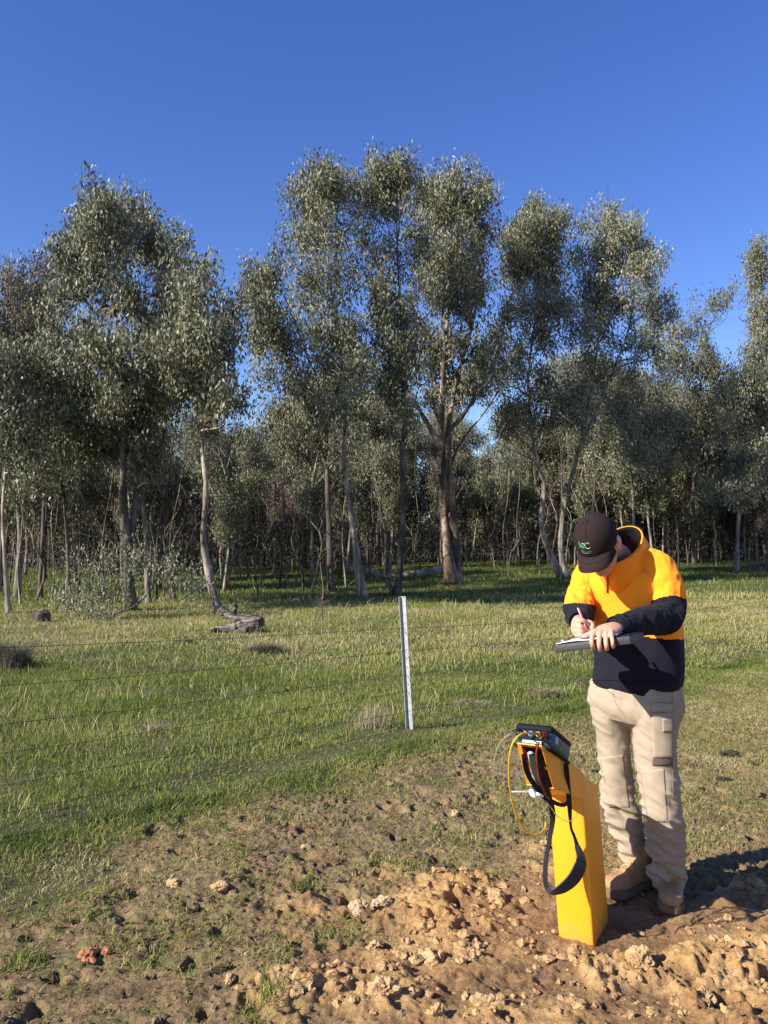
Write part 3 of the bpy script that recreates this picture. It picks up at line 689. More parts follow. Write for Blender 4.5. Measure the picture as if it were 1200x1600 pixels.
# far wood and its understorey, one mass
rg = np.random.default_rng(78); nC = 5200
y = rg.uniform(62, 130, nC); x = rg.uniform(-.62, .62, nC) * y; z = terrain(x, y) + rg.uniform(0, 1, nC) ** .9 * (9.5 + 2.5 * fbm(xy3(x, y), .08, 2, 5))
nL = 4200; yl = rg.uniform(58, 120, nL); xl = rg.uniform(-.62, .62, nL) * yl; zl = terrain(xl, yl) + rg.uniform(0, 1, nL) * 4.2; x = np.concatenate([x, xl]); y = np.concatenate([y, yl]); z = np.concatenate([z, zl])
V, F, t = leaves_np(np.stack([x, y, z], 1), 1.5, 34, .30, rg, .06, .10)
o = link('far_wood', mk_mesh('far_wood', V, F, {'tint': t}, False, [leaf_m])); o['kind'] = 'stuff'; o['label'] = 'far wood of gum trees that reads as one dark mass behind the trunks'
nC = 5000; px = rg.uniform(-80, 1280, nC); d = front_depth(px) + 4 + rg.uniform(0, 1, nC) ** .8 * 42; x = (px - 600) / FPX * d; z = terrain(x, d) + rg.uniform(0.1, 1, nC) ** 1.2 * 3.4
k = fbm(xy3(x, d), .3, 2, 8) > .0; x, d, z = x[k], d[k], z[k]
V, F, t = leaves_np(np.stack([x, d, z], 1), .42, 12, .13, rg, .35, .18)
o = link('understorey', mk_mesh('understorey', V, F, {'tint': t}, False, [brown_m])); o['kind'] = 'stuff'; o['label'] = 'dim brown undergrowth and twigs between the trunks of the woodland'
# ------------------------------------------------------------------ fence
galv = mat('galvanised_steel', (.38, .39, .39), .5, .4, metal=.2, rgb2=(.28, .29, .29), nscale=30, bump=.15, bscale=80)
galv_dark = mat('galvanised_steel_edge', (.20, .215, .235), .5, .5, metal=.4)
wire_m = mat('rusty_wire', (.045, .035, .028), .7, .3)
rubber = mat('black_plastic', (.012, .012, .014), .5, .4)
fz = [lambda k: None]
def fpos(k): return Vector((FP0[0] + FD[0] * k, FP0[1] + FD[1] * k, 0))
fence = thing('wire_fence', 'wire fence on slim galvanised steel posts with barbed and plain strands', 'fence', (FP0[0], FP0[1], 0))
def ray_ground(px, py):
    lo, hi = 1.0, 200.0
    for _ in range(50):
        m_ = (lo + hi) / 2; q = P(px, py, m_)
        if q.z < G(q.x, q.y): hi = m_
        else: lo = m_
    return P(px, py, lo)
def steel_post(k, H, lean):
    b = fpos(k); b.z = G(b.x, b.y)
    # folded channel: web facing the camera's right, flanges back and left
    t = .0035; prof = [(-.030, -.010), (-.010, .012), (.030, -.012), (.036, -.004), (.033, -.002), (.029, -.008), (-.010, .0165), (-.033, -.007)]
    mb = MB(); V = []; n_ = len(prof); zs = [-.25, H * .33, H * .66, H]
    for z in zs:
        for (a, c) in prof: V.append((b.x + a * .95 + lean * z, b.y + c, b.z + z))
    F = []
    for i in range(len(zs) - 1):
        for j in range(n_): j2 = (j + 1) % n_; F.append((i * n_ + j, i * n_ + j2, (i + 1) * n_ + j2, (i + 1) * n_ + j))
    F.append(tuple(range((len(zs) - 1) * n_, len(zs) * n_)))
    mb.add(V, F)
    for z in np.arange(.08, H, .075):       # punched holes for the clips
        c = (b.x + .012 + lean * z, b.y - .0022, b.z + z); mb.add(*boxv(c, (.006, .003, .008), Matrix.Rotation(R(-31), 3, 'Z')), 1)
    me = mb.mesh('post', [galv, wire_m], False); 
    o = link('post', me, fence)
    return b
WZ = [.03, .17, .335, .48, .68, .88]
steel_post(0, 1.14, -.055); steel_post(1, 1.12, -.03); steel_post(-1, 1.16, -.02)
def wz(k, i):
    s_ = (1 - .0) ; add = {-2: .26, -1: .17, 0: 0, 1: -.09, 2: -.12, 3: -.12, 4: -.1}[k]
    return WZ[i] * 1.0 + add * (.35 + .65 * (i / 5))
for i in range(6):
    mb = MB(); rgw = np.random.default_rng(50 + i)
    knots = []
    for k in range(-2, 5):
        b = fpos(k); g = G(b.x, b.y) if k < 3 else float(terrain(b.x, b.y)); knots.append(Vector((b.x - .02 + (-.055 * WZ[i] if k == 0 else 0), b.y - .022, g * (.5 if abs(k) < 2 else 1) + wz(k, i))))
    for a, b in zip(knots[:-1], knots[1:]):
        n_ = 30; pts = []
        for t in np.linspace(0, 1, n_):
            q = a.lerp(b, t); q.z -= .018 * 4 * t * (1 - t); q.x += rgw.normal() * .0015; q.z += rgw.normal() * .0015; pts.append(q)
        V, F = loft(pts, [.0017] * n_, 5, caps=False); mb.add(V, F)
        if i in (1, 3, 5):                 # barbs
            for t in np.arange(.02, 1, .028):
                q = a.lerp(b, t); q.z -= .018 * 4 * t * (1 - t)
                for s_ in (-1, 1):
                    d_ = Vector((rgw.normal() * .3, rgw.normal() * .3, s_)).normalized() * .014
                    V, F = loft([q - d_ * .6, q + d_], [.0020, .0008], 3, caps=False); mb.add(V, F)
    link('wire', mb.mesh('wire', [wire_m]), fence)

# ------------------------------------------------------------------ yellow steel marker post with a hooded outlet
yel = mat('yellow_paint', (.82, .325, .012), .48, .4, rgb2=(.76, .29, .010), nscale=5, bump=.06, bscale=60)
C0 = Vector((.819, 3.30, 0)); N1 = Vector((-.47, -.883, 0)).normalized(); E1 = Vector((.883, -.47, 0)).normalized()
gzp = G(.82, 3.36) + .02
def Q(u, e, z): 
    """post coordinates: u out of the front face, e to the left of the front-right edge, z up"""
    return C0 + N1 * u - E1 * e + Vector((-.065 * z, 0, z + gzp))
PW = .142
post = thing('marker_post', 'yellow steel marker post with hooded top standing in churned mud', 'post', (.82, 3.37, gzp))
def prism(prof, e0, e1, inner=False):
    n_ = len(prof); V = [Q(u, e0, z) for u, z in prof] + [Q(u, e1, z) for u, z in prof]
    F = [tuple(range(n_)), tuple(reversed(range(n_, 2 * n_)))] + [(i, i + n_, (i + 1) % n_ + n_, (i + 1) % n_) for i in range(n_)]
    return V, F
mb = MB(); mb.add(*prism([(0, -.2), (0, .643), (-.25, .534), (-.25, -.2)], 0, PW)); me = mb.mesh('column', [yel]); link('column', bevel(me, .011, 4), post)
# hood: thin plates, open at the outer end, tapering on its left
def plate(quad, t=.004):
    a, b, c, d = [Vector(q) for q in quad]; nrm = (b - a).cross(d - a).normalized() * t
    V = [a, b, c, d, a + nrm, b + nrm, c + nrm, d + nrm]
    return V, [(3, 2, 1, 0), (4, 5, 6, 7), (0, 1, 5, 4), (1, 2, 6, 5), (2, 3, 7, 6), (3, 0, 4, 7)]
u0 = -.0
Ru = [Q(.002, -.002, .548), Q(.352, .004, .674), Q(.454, .004, .839), Q(.002, -.002, .650)]
Lu = [Q(.002, PW + .002, .548), Q(.352, PW * .74, .674), Q(.454, PW * .66, .839), Q(.002, PW + .002, .650)]
mb = MB()
mb.add(*plate([Ru[0], Ru[1], Ru[2], Ru[3]], .004))
mb.add(*plate([Lu[3], Lu[2], Lu[1], Lu[0]], .004))
up = Vector((0, 0, .0045))
mb.add(*plate([Ru[3] + up, Ru[2] + up, Lu[2] + up, Lu[3] + up], .004))
mb.add(*plate([Lu[0] - up, Lu[1] - up, Ru[1] - up, Ru[0] - up], .004))
mb.add(*plate([Q(.02, .004, .56), Q(.02, .004, .645), Q(.02, PW - .004, .645), Q(.02, PW - .004, .56)], .003))
# turned-in flanges round the mouth
mb.add(*plate([Lu[1], Lu[2], Lu[2] + E1 * .014 + up * 0, Lu[1] + E1 * .014], .003))
hood = link('hood', bevel(mb.mesh('hood', [yel]), .0012, 1), post)
mb = MB(); mb.add(*boxv((0, 0, 0), (.05, .012, .006), None)); 
V, F = boxv((0, 0, 0), (.075, .012, .005)); V = V + np.array(P(815, 1237, 2.93)); mb2 = MB(); mb2.add(V, F); link('hood_latch', bevel(mb2.mesh('hood_latch', [mat('latch_steel', (.45, .38, .34), .5, .5)]), .0015, 1), post)
# bore outlet inside the hood: grey tape, clear valve
tape = mat('grey_tape', (.42, .43, .44), .5, .4); olive = mat('olive_strap', (.05, .065, .035), .8, .2)
mb = MB(); mb.add(*loft([P(838, 1232, 2.98), P(832, 1200, 2.96), P(829, 1176, 2.95)], [.009, .008, .011], 14)); link('outlet_pipe', mb.mesh('outlet_pipe', [tape]), post)

# dried mud splashed up the foot of the post, faint scuffs
n = yel.node_tree; L = n.links; b = n.nodes['Principled BSDF']; src = b.inputs['Base Color'].links[0].from_socket
ge = n.nodes.new('ShaderNodeNewGeometry'); sp_ = n.nodes.new('ShaderNodeSeparateXYZ'); L.new(ge.outputs['Position'], sp_.inputs[0])
t_ = n.nodes.new('ShaderNodeTexNoise'); t_.inputs['Scale'].default_value = 28; t_.inputs['Detail'].default_value = 6; L.new(ge.outputs['Position'], t_.inputs[0])
m1 = n.nodes.new('ShaderNodeMapRange'); m1.inputs[1].default_value = gzp + .0; m1.inputs[2].default_value = gzp + .10; m1.inputs[3].default_value = .62; m1.inputs[4].default_value = .24; L.new(sp_.outputs[2], m1.inputs[0])
m2 = n.nodes.new('ShaderNodeMath'); m2.operation = 'LESS_THAN'; L.new(t_.outputs[0], m2.inputs[0]); L.new(m1.outputs[0], m2.inputs[1])
m3 = n.nodes.new('ShaderNodeMath'); m3.operation = 'MULTIPLY'; m3.inputs[1].default_value = .22; L.new(m2.outputs[0], m3.inputs[0])
mx = n.nodes.new('ShaderNodeMix'); mx.data_type = 'RGBA'; L.new(m3.outputs[0], mx.inputs[0]); L.new(src, mx.inputs[6]); mx.inputs[7].default_value = (.36, .23, .11, 1); L.new(mx.outputs[2], b.inputs['Base Color'])

# ------------------------------------------------------------------ gas meter on the hood
T1 = (N1 * .604 + Vector((0, 0, .262))).normalized(); U1 = T1.cross(E1).normalized()
if U1.z < 0: U1 = -U1
blue = mat('meter_casing', (.024, .075, .105), .5, .3, rgb2=(.018, .055, .08), nscale=40); dk = mat('meter_dark', (.006, .007, .010), .7, .15)
mc = Q(.30, PW * .40, .772) + U1 * .040
meter = thing('gas_meter', 'dark blue portable gas meter with hoses and strap lying on the yellow post', 'meter', mc)
MR = Matrix((E1, T1, U1)).transposed()
def mbox(c, s, m_=None): return boxv(mc + MR @ Vector(c), s, MR)
mb = MB(); mb.add(*mbox((0, -.005, 0), (.138, .262, .070))); link('casing', bevel(mb.mesh('casing', [blue]), .022, 6), meter)
mb = MB(); mb.add(*mbox((0, -.005, .029), (.1405, .265, .030))); link('rubber_edge', bevel(mb.mesh('rubber_edge', [dk]), .0145, 6), meter)
mb = MB(); mb.add(*mbox((0, -.005, -.034), (.141, .266, .012))); link('base_edge', bevel(mb.mesh('base_edge', [dk]), .005, 2), meter)
mb = MB(); mb.add(*mbox((0, .126, .001), (.108, .012, .040))); link('port_panel', bevel(mb.mesh('port_panel', [dk]), .003, 2), meter)
scr = mat('meter_screen', (.015, .022, .025), .45, .2); mb = MB(); mb.add(*mbox((0, -.03, .0425), (.07, .085, .003))); link('screen', mb.mesh('screen', [scr]), meter)
grey_lbl = mat('pale_label', (.30, .42, .48), .6, .3); mb = MB(); mb.add(*mbox((0, .131, -.022), (.07, .008, .010))); mb.add(*mbox((.0695, .07, .004), (.004, .030, .026))); link('label_plate', mb.mesh('label_plate', [grey_lbl], False), meter)
def port(x, z, col, r=.010, ln=.016):
    a = mc + MR @ Vector((x * 1.1, .131, z)); b = mc + MR @ Vector((x * 1.1, .131 + ln, z))
    V, F = loft([a, a.lerp(b, .5), b], [r, r, r * .8], 14); mb = MB(); mb.add(V, F)
    V, F = loft([b, b + T1 * .006], [r * .45, r * .4], 10); mb.add(V, F, 1); link('port', mb.mesh('port', [col, dk]), meter)
pb = mat('port_blue', (.14, .24, .45), .4, .5); py_ = mat('port_brass', (.45, .33, .06), .4, .5); pr = mat('port_red', (.13, .02, .018), .5, .4); pw = mat('clear_plastic', (.78, .78, .74), .25, .6)
port(-.048, .006, dk, .013, .012); port(-.024, .006, pw, .006); port(-.004, .004, pb, .012); port(.020, .006, py_, .010); port(.030, -.004, py_, .006); port(.044, .006, pr, .009, .022); port(.046, -.014, pr, .007, .018)
def hose(name, pts, r, m_, par, n_=48):
    V, F = loft(catmull(pts, n_), [r] * n_, 8); mb = MB(); mb.add(V, F); return link(name, mb.mesh(name, [m_]), par)
def glassy(name, rgb, tr=.55):
    m_ = mat(name, rgb, .12, .6); b_ = m_.node_tree.nodes['Principled BSDF']; b_.inputs['Transmission Weight'].default_value = tr; b_.inputs['IOR'].default_value = 1.2; return m_
ytube = glassy('yellow_tube', (.80, .52, .08), .5); ctube = glassy('clear_tube', (.70, .70, .60), .8)
hose('yellow_tube', [mc + MR @ Vector((.020, .145, .006)), P(818, 1146, 2.82), P(803, 1158, 2.80), P(796, 1185, 2.82), P(796, 1225, 2.88), P(803, 1262, 2.95), P(817, 1292, 3.02), P(834, 1306, 3.08), P(850, 1297, 3.14), P(853, 1285, 3.17)], .0036, ytube, meter)
hose('clear_tube', [mc + MR @ Vector((-.024, .145, .006)), P(800, 1146, 2.84), P(782, 1160, 2.86), P(773, 1185, 2.90), P(771, 1210, 2.95), P(773, 1235, 3.00)], .0028, ctube, meter)
hose('clear_tube', [P(833, 1242, 2.92), P(846, 1246, 2.96), P(858, 1258, 3.02), P(872, 1276, 3.08), P(890, 1283, 3.12), P(906, 1266, 3.12), P(918, 1240, 3.12), P(920, 1215, 3.10), P(908, 1190, 3.05)], .0020, ctube, meter)
mb = MB(); mb.add(*loft([P(828, 1232, 2.91), P(832, 1240, 2.90), P(838, 1247, 2.90)], [.007, .011, .006], 12)); mb.add(*loft([P(838, 1240, 2.90), P(848, 1244, 2.91)], [.007, .005], 8)); link('filter', mb.mesh('filter', [pw]), meter)
strap_m = mat('black_webbing', (.012, .012, .013), .8, .2, bump=.3, bscale=400); pad_m = mat('shoulder_pad', (.035, .036, .040), .75, .25, bump=.3, bscale=300)
def ribbon(name, rows, m_, par, n_=50, t=.0018):
    """rows: (px,py,depth,half width, angle in the picture plane the flat side turns)"""
    A = catmull([list(P(a, b, c)) + [w_, an] for a, b, c, w_, an in rows], n_); C = A[:, :3]; T = np.gradient(C, axis=0); T /= np.linalg.norm(T, axis=1)[:, None]
    V = []; F = []
    for c, tt, w_, an in zip(C, T, A[:, 3], A[:, 4]):
        vw = np.array([0, 1., 0]); s_ = np.cross(tt, vw); s_ /= np.linalg.norm(s_); o_ = np.cross(s_, tt); s2 = s_ * math.cos(an) + o_ * math.sin(an); nn_ = np.cross(tt, s2)
        V += [c - s2 * w_ - nn_ * t, c + s2 * w_ - nn_ * t, c + s2 * w_ + nn_ * t, c - s2 * w_ + nn_ * t]
    for i in range(n_ - 1):
        for j in range(4): j2 = (j + 1) % 4; F.append((i * 4 + j, i * 4 + j2, i * 4 + 4 + j2, i * 4 + 4 + j))
    F += [(0, 1, 2, 3), (n_ * 4 - 1, n_ * 4 - 2, n_ * 4 - 3, n_ * 4 - 4)]
    mb = MB(); mb.add(V, F); me = mb.mesh(name, [m_], False); return link(name, me, par)
ribbon('strap', [(884, 1192, 3.07, .010, .3), (887, 1225, 3.13, .010, .3), (890, 1262, 3.17, .010, .5), (892, 1292, 3.18, .007, .9), (897, 1306, 3.18, .006, .6), (903, 1325, 3.18, .009, .3)], strap_m, meter)
ribbon('shoulder_pad', [(901, 1320, 3.18, .009, .3), (907, 1338, 3.175, .018, .5), (906, 1354, 3.17, .029, .45), (896, 1373, 3.16, .031, .45), (879, 1388, 3.16, .026, .5), (864, 1394, 3.17, .016, .6), (855, 1389, 3.18, .010, .6)], pad_m, meter, t=.003)
ribbon('strap', [(856, 1390, 3.18, .010, .6), (852, 1375, 3.19, .009, .5), (853, 1345, 3.21, .009, .8), (859, 1310, 3.22, .009, .9), (864, 1275, 3.18, .010, .4), (859, 1250, 3.08, .011, .2), (850, 1220, 2.93, .011, .2), (841, 1180, 2.84, .010, .2)], strap_m, meter)
ribbon('strap', [(818, 1178, 2.84, .008, .3), (823, 1205, 2.86, .009, .4), (836, 1228, 2.89, .009, .5), (850, 1244, 2.93, .010, .5), (862, 1252, 2.98, .008, .5), (880, 1258, 3.05, .007, .4), (890, 1250, 3.10, .006, .2)], strap_m, meter)
red_m = mat('red_cord', (.26, .04, .03), .7, .3); hose('red_cord', [P(842, 1160, 2.80), P(838, 1180, 2.84), P(842, 1215, 2.88), P(852, 1242, 2.92), P(858, 1248, 2.95)], .0035, red_m, meter)
ribbon('olive_tie', [(830, 1178, 2.90, .010, .1), (834, 1200, 2.91, .011, .1), (842, 1222, 2.92, .009, .2), (850, 1236, 2.94, .006, .3)], olive, meter)

# ------------------------------------------------------------------ remesh helper
def union(parts, voxel, name='tmp', smooth=2, fac=.5):
    mb = MB()
    for V, F in parts: mb.add(V, F)
    me = bpy.data.meshes.new(name + '_src'); me.from_pydata(mb.v, [], mb.f); bm = bmesh.new(); bm.from_mesh(me); bmesh.ops.remove_doubles(bm, verts=bm.verts, dist=1e-6); bmesh.ops.recalc_face_normals(bm, faces=bm.faces); bm.to_mesh(me); bm.free()
    ob = bpy.data.objects.new(name + '_src', me); COL.objects.link(ob)
    r_ = ob.modifiers.new('r', 'REMESH'); r_.mode = 'VOXEL'; r_.voxel_size = voxel; r_.adaptivity = 0
    if smooth: s_ = ob.modifiers.new('s', 'SMOOTH'); s_.iterations = smooth; s_.factor = fac
    dg = bpy.context.evaluated_depsgraph_get(); out = bpy.data.meshes.new_from_object(ob.evaluated_get(dg), depsgraph=dg)
    bpy.data.objects.remove(ob); bpy.data.meshes.remove(me); out.name = name
    n_ = len(out.vertices); co = np.empty(n_ * 3, np.float32); out.vertices.foreach_get('co', co); no = np.empty(n_ * 3, np.float32); out.vertices.foreach_get('normal', no)
    out.polygons.foreach_set('use_smooth', [True] * len(out.polygons))
    return out, co.reshape(-1, 3).astype(float), no.reshape(-1, 3).astype(float)
def setco(me, co): me.vertices.foreach_set('co', np.ascontiguousarray(co, np.float32).ravel()); me.update(); return me
def ridg(p, s, o=3, seed=0): return 1 - 2 * np.abs(fbm(p, s, o, seed))

# ------------------------------------------------------------------ stump and fallen wood
def bark2(*a):
    m_ = bark(*a)
    for q in m_.node_tree.nodes:
        if q.type == 'MAPPING': q.inputs['Scale'].default_value = (a[4] * .3, a[4], a[4] * 1.6)
    return m_
wood_w = bark2('weathered_wood', (.022, .018, .015), (.085, .073, .06), (.27, .24, .20), 12)
g = ray_ground(378, 988); k = g.y / FPX
def L3(px, py, dd=0): return P(px, py, g.y + dd)
parts = [loft([L3(340, 988), L3(358, 983, .1), L3(378, 978, .1), L3(396, 975, 0), L3(409, 976, -.05)], [.03, .07, .12, .16, .15], 16, n=14),
         loft([L3(346, 952, .3), L3(356, 962, .2), L3(374, 970, .1), L3(392, 972, .05)], [.07, .07, .09, .10], 14, n=10), loft([L3(332, 984, -.1), L3(345, 985), L3(368, 983, .05)], [.03, .07, .10], 12, n=8),
         loft([L3(362, 962, .25), L3(368, 950, .3), L3(366, 944, .3)], [.05, .03, .02], 8, n=6), loft([L3(395, 984, -.1), L3(380, 986, -.2), L3(366, 990, -.25)], [.09, .06, .03], 10, n=8)]
me, co, no = union(parts, .018, 'stump', 1)
q = co.copy(); q[:, 0] *= .22; dsp = ridg(q, 13, 2, 4) * .035 + fbm(co, 14, 3, 6) * .02
ee = np.array(L3(409, 976, -.05)); dsp -= .12 * np.exp(-(np.linalg.norm(co - ee, axis=1) / .13) ** 2)
setco(me, co + no * dsp[:, None]); me.materials.append(wood_w); o = link('stump', me); tag(o, 'weathered grey uprooted stump lying in the grass by the leaning gum', 'stump')
def log(name, label, pts, rad, m_, n_=26, seed=1, cat='log'):
    V, F = loft(pts, rad, 12, n=n_); V = V + 0; V[:, 2] += fbm(V, 4, 2, seed) * max(rad) * .3; V[:, 1] += fbm(V, 5, 2, seed + 4) * max(rad) * .3
    mb = MB(); mb.add(V, F); o = link(name, mb.mesh(name, [m_])); return tag(o, label, cat)
log('fallen_log', 'long pale fallen log lying behind the steel fence post', [P(698, 888, 38), P(660, 896, 37.5), P(625, 901, 37), P(590, 903, 36.6)], [.22, .20, .17, .12], bark_pale)
log('fallen_branch', 'grey fallen limb arched across the foot of the mottled white gum', [P(545, 886, 35), P(575, 893, 34.5), P(600, 898, 34), P(622, 908, 33.5)], [.22, .20, .12, .05], bark_grey, seed=5, cat='branch')
log('fallen_branch', 'low dead branch between the white gum and the dark kinked gum', [P(612, 925, 27.2), P(600, 905, 27.3), P(585, 899, 27.6), P(560, 905, 28), P(538, 918, 28)], [.06, .05, .04, .03, .015], bark_dark, seed=8, cat='branch')
pale = mat('bleached_wood', (.62, .60, .52), .7, .3)
log('bleached_stick', 'small bleached white stick in the shaded grass', [P(455, 939, 24.5), P(463, 936, 24.6), P(470, 941, 24.6)], [.02, .035, .015], pale, 8, cat='stick')
log('fallen_log', 'thin grey trunk lying flat along the grass at the right, behind the worker', [P(1075, 893, 40), P(1110, 898, 39), P(1150, 896, 38.5)], [.07, .06, .04], bark_pale, seed=13, cat='trunk')
sh = Tree(900)   # leafy fallen branch on the left
gp = ray_ground(205, 968)
for i, (path, r0) in enumerate([([(228, 930), (205, 950), (165, 962), (120, 968)], .03), ([(232, 925), (245, 905), (262, 890), (272, 876)], .025), ([(166, 962), (167, 930), (160, 895)], .02), ([(205, 950), (190, 915), (178, 880)], .02)]):
    sh.trunk([P(a, b, gp.y + .3 * i) for a, b in path], r0, r0 * .3, 5, 12)
ax = sh.axis
for (cx, cy, rx, ry) in [(120, 955, 26, 18), (150, 925, 30, 20), (130, 890, 24, 16), (175, 890, 30, 18), (210, 870, 34, 20), (185, 930, 30, 18), (250, 880, 26, 14), (100, 935, 18, 14), (160, 960, 22, 14), (290, 905, 18, 12), (310, 925, 14, 10)]:
    c = P(cx, cy, gp.y + sh.rg.uniform(-.4, .6)); k_ = gp.y / FPX; sh.C.append(np.array(c) + sh.rg.normal(size=(14, 3)) * np.array([rx * k_ * .6, .3, ry * k_ * .6]))
    for p_ in sh.C[-1][::2]: sh.limb(c, p_, .008, .003, 4, seg=3)
sh.build('leafy_sapling', (gp.x, gp.y, gp.z), 'low leafy sapling with bright grey-green leaves under the left gums', 'sapling', None, bark_grey, leaf_m, L0=.085, per=26, rad=.22, tb=.55)
# bare saplings with a look of their own
sp = Tree(910); b = ray_ground(503, 972); sp.trunk([b, P(503, 945, b.y), P(505, 920, b.y), P(500, 880, b.y)], .02, .006, 5, 10)
for j in range(16): a = sp.axis[sp.rg.integers(1, 8)]; sp.limb(a, a + np.array([sp.rg.normal() * .16, sp.rg.normal() * .1, sp.rg.uniform(.03, .3)]), .006, .002, 4, seg=3)
sp.C.append(np.array([list(P(503 + sp.rg.normal() * 2, yy, b.y)) for yy in (935, 945, 955, 962)])); sp.build('dead_sapling', b, 'small dead brown sapling alone in the grass left of the fence post', 'sapling', None, bark_grey, brown_m, L0=.06, per=10, rad=.08)
# cut stump on the left
b = ray_ground(64, 972); me, co, no = union([loft([b - Vector((0, 0, .1)), b + Vector((0, 0, .12)), b + Vector((.02, 0, .22))], [.22, .18, .17], 16)], .02, 'cut_stump', 0)
setco(me, co + no * (fbm(co, 6, 3, 3) * .05)[:, None]); me.materials.append(bark_dark); tag(link('cut_stump', me), 'short dark cut stump in the shade at the far left', 'stump')

# ------------------------------------------------------------------ tussocks, shrubs
dry_m = mat('dry_stem', (.4, .35, .2), .7, .2, attr='tint', ramp=[(0, (.10, .09, .055)), (.5, (.26, .22, .13)), (1, (.50, .43, .28))], trans=.2)
shr_m = mat('heath_twig', (.1, .1, .07), .8, .2, attr='tint', ramp=[(0, (.045, .038, .030)), (.5, (.11, .10, .07)), (1, (.22, .20, .15))], trans=.15)
def clump(name, label, px, py, rx, h, n_, m_, seed, cat, wd=.004, lean=.6, tb=.6, ry=None):
    rg = np.random.default_rng(seed); b = ray_ground(px, py); r_ = rx * b.y / FPX; H = h * b.y / FPX
    x = b.x + rg.normal(size=n_) * r_ * .5; y = b.y + rg.normal(size=n_) * (ry or r_ * .7) * .5
    hh = H * rg.uniform(.45, 1.1, n_) * np.clip(1.15 - np.hypot((x - b.x) / (r_ + 1e-6), 0) * .6, .2, 1.2)
    o = blades(name, None, x, y, hh, wd * rg.uniform(.6, 1.4, n_), np.clip(rg.normal(tb, .2, n_), 0, 1), lean, seed, kind=None, m_=m_)
    tag(o, label, cat); return o
clump('dry_tussock', 'pale straw tussock at the foot of the steel fence post', 578, 1138, 36, 44, 420, dry_m, 601, 'tussock', .0028, .45, .6)
clump('grey_bush', 'low grey heath bush in the grass below the weathered stump', 415, 1020, 32, 16, 1500, shr_m, 602, 'bush', .010, 1.5, .45)
clump('grey_bush', 'small grey heath bush left of the weathered stump', 290, 1006, 18, 10, 700, shr_m, 603, 'bush', .010, 1.5, .45)
clump('twiggy_shrub', 'dark twiggy shrub at the left edge beyond the fence', 26, 1046, 20, 46, 1500, shr_m, 604, 'shrub', .006, .8, .5)
clump('twiggy_shrub', 'second dark shrub cut off by the left edge', -6, 1040, 14, 48, 800, shr_m, 605, 'shrub', .006, .8, .5)
clump('dead_tussock', 'flattened grey-brown dead tussock beside the worker, on the fence line', 853, 1090, 28, 20, 900, dry_m, 606, 'tussock', .005, 1.4, .4)
clump('dead_tussock', 'flattened dead tussock right of the steel fence post', 738, 1103, 40, 14, 900, dry_m, 607, 'tussock', .005, 1.6, .4)
clump('dead_tussock', 'flattened dead tussock in the pasture midway to the left edge', 240, 1140, 40, 14, 600, dry_m, 608, 'tussock', .004, 1.6, .45)
clump('grey_bush', 'faint grey bush by the left shrub', 150, 1036, 34, 10, 500, dry_m, 609, 'bush', .006, 1.5, .5)
clump('green_bush', 'small bush at the right edge on the far side of the paddock', 1190, 896, 14, 22, 500, shr_m, 610, 'bush', .05, 1.0, .9)
clump('grass_tuft', 'lone tuft of tall grass on the trampled ground below the fence', 480, 1395, 26, 26, 130, grass_m, 611, 'grass tuft', .0035, 1.1, .45)
clump('grass_tuft', 'lone grass tuft at the lower left corner', 30, 1510, 50, 40, 200, grass_m, 612, 'grass tuft', .0035, 1.0, .5)
clump('grass_tuft', 'lone grass tuft nearest the bottom edge left of the clay', 420, 1560, 50, 34, 180, grass_m, 613, 'grass tuft', .0035, 1.1, .5)

# ------------------------------------------------------------------ clods one can point to
IV4, IF4 = ico(5)
def clod(px, py, r_px, label, rgb, rgb2, seed, name='clay_clod', cat='clod', sub=IV4, sf=IF4, rough=.55, flat=.75, sink=.25):
    b = ray_ground(px, py); r_ = r_px * b.y / FPX
    V, F = lumps(np.array([[b.x, b.y, b.z + r_ * sink]]), np.array([r_]), seed, sub, sf, rough, flat)
    o = link(name, mk_mesh(name, V, F, smooth=False, mats=[mat(name + '_soil', rgb, .9, .2, rgb2=rgb2, nscale=16, bump=.9, bscale=70)])); tag(o, label, cat)
TAN, TAN2 = (.52, .36, .19), (.34, .21, .10)
for i, (px, py, r_, lb) in enumerate([
    (272, 1383, 13, 'left one of two small yellow clods lying close together on trampled soil'), (343, 1388, 14, 'right one of two small yellow clods lying close together on trampled soil'),
    (478, 1326, 13, 'single yellow clod on the trampled soil above the clay heap'), (597, 1415, 19, 'pale greyish clod at the upper left border of the churned clay'),
    (560, 1422, 14, 'orange clod just left of the pale greyish one'), (712, 1274, 8, 'small brown clod below the gas meter hose'),
    (775, 1405, 18, 'angular clod casting a shadow left of the yellow post'), (360, 1532, 10, 'brown clod low on the trampled soil near the bottom left')]):
    clod(px, py, r_ * .9, lb, (.46, .37, .26) if 'greyish' in lb else (.46, .32, .17), TAN2, 700 + i, rough=.42, flat=.65)
clod(138, 1495, 15, 'rust-red crumbling clay lump at the lower left', (.38, .165, .075), (.24, .12, .06), 720, rough=.6, flat=.4)
clod(166, 1490, 9, 'smaller rust-red lump touching the crumbling one', (.38, .17, .08), (.24, .12, .06), 721, rough=.6, flat=.4)
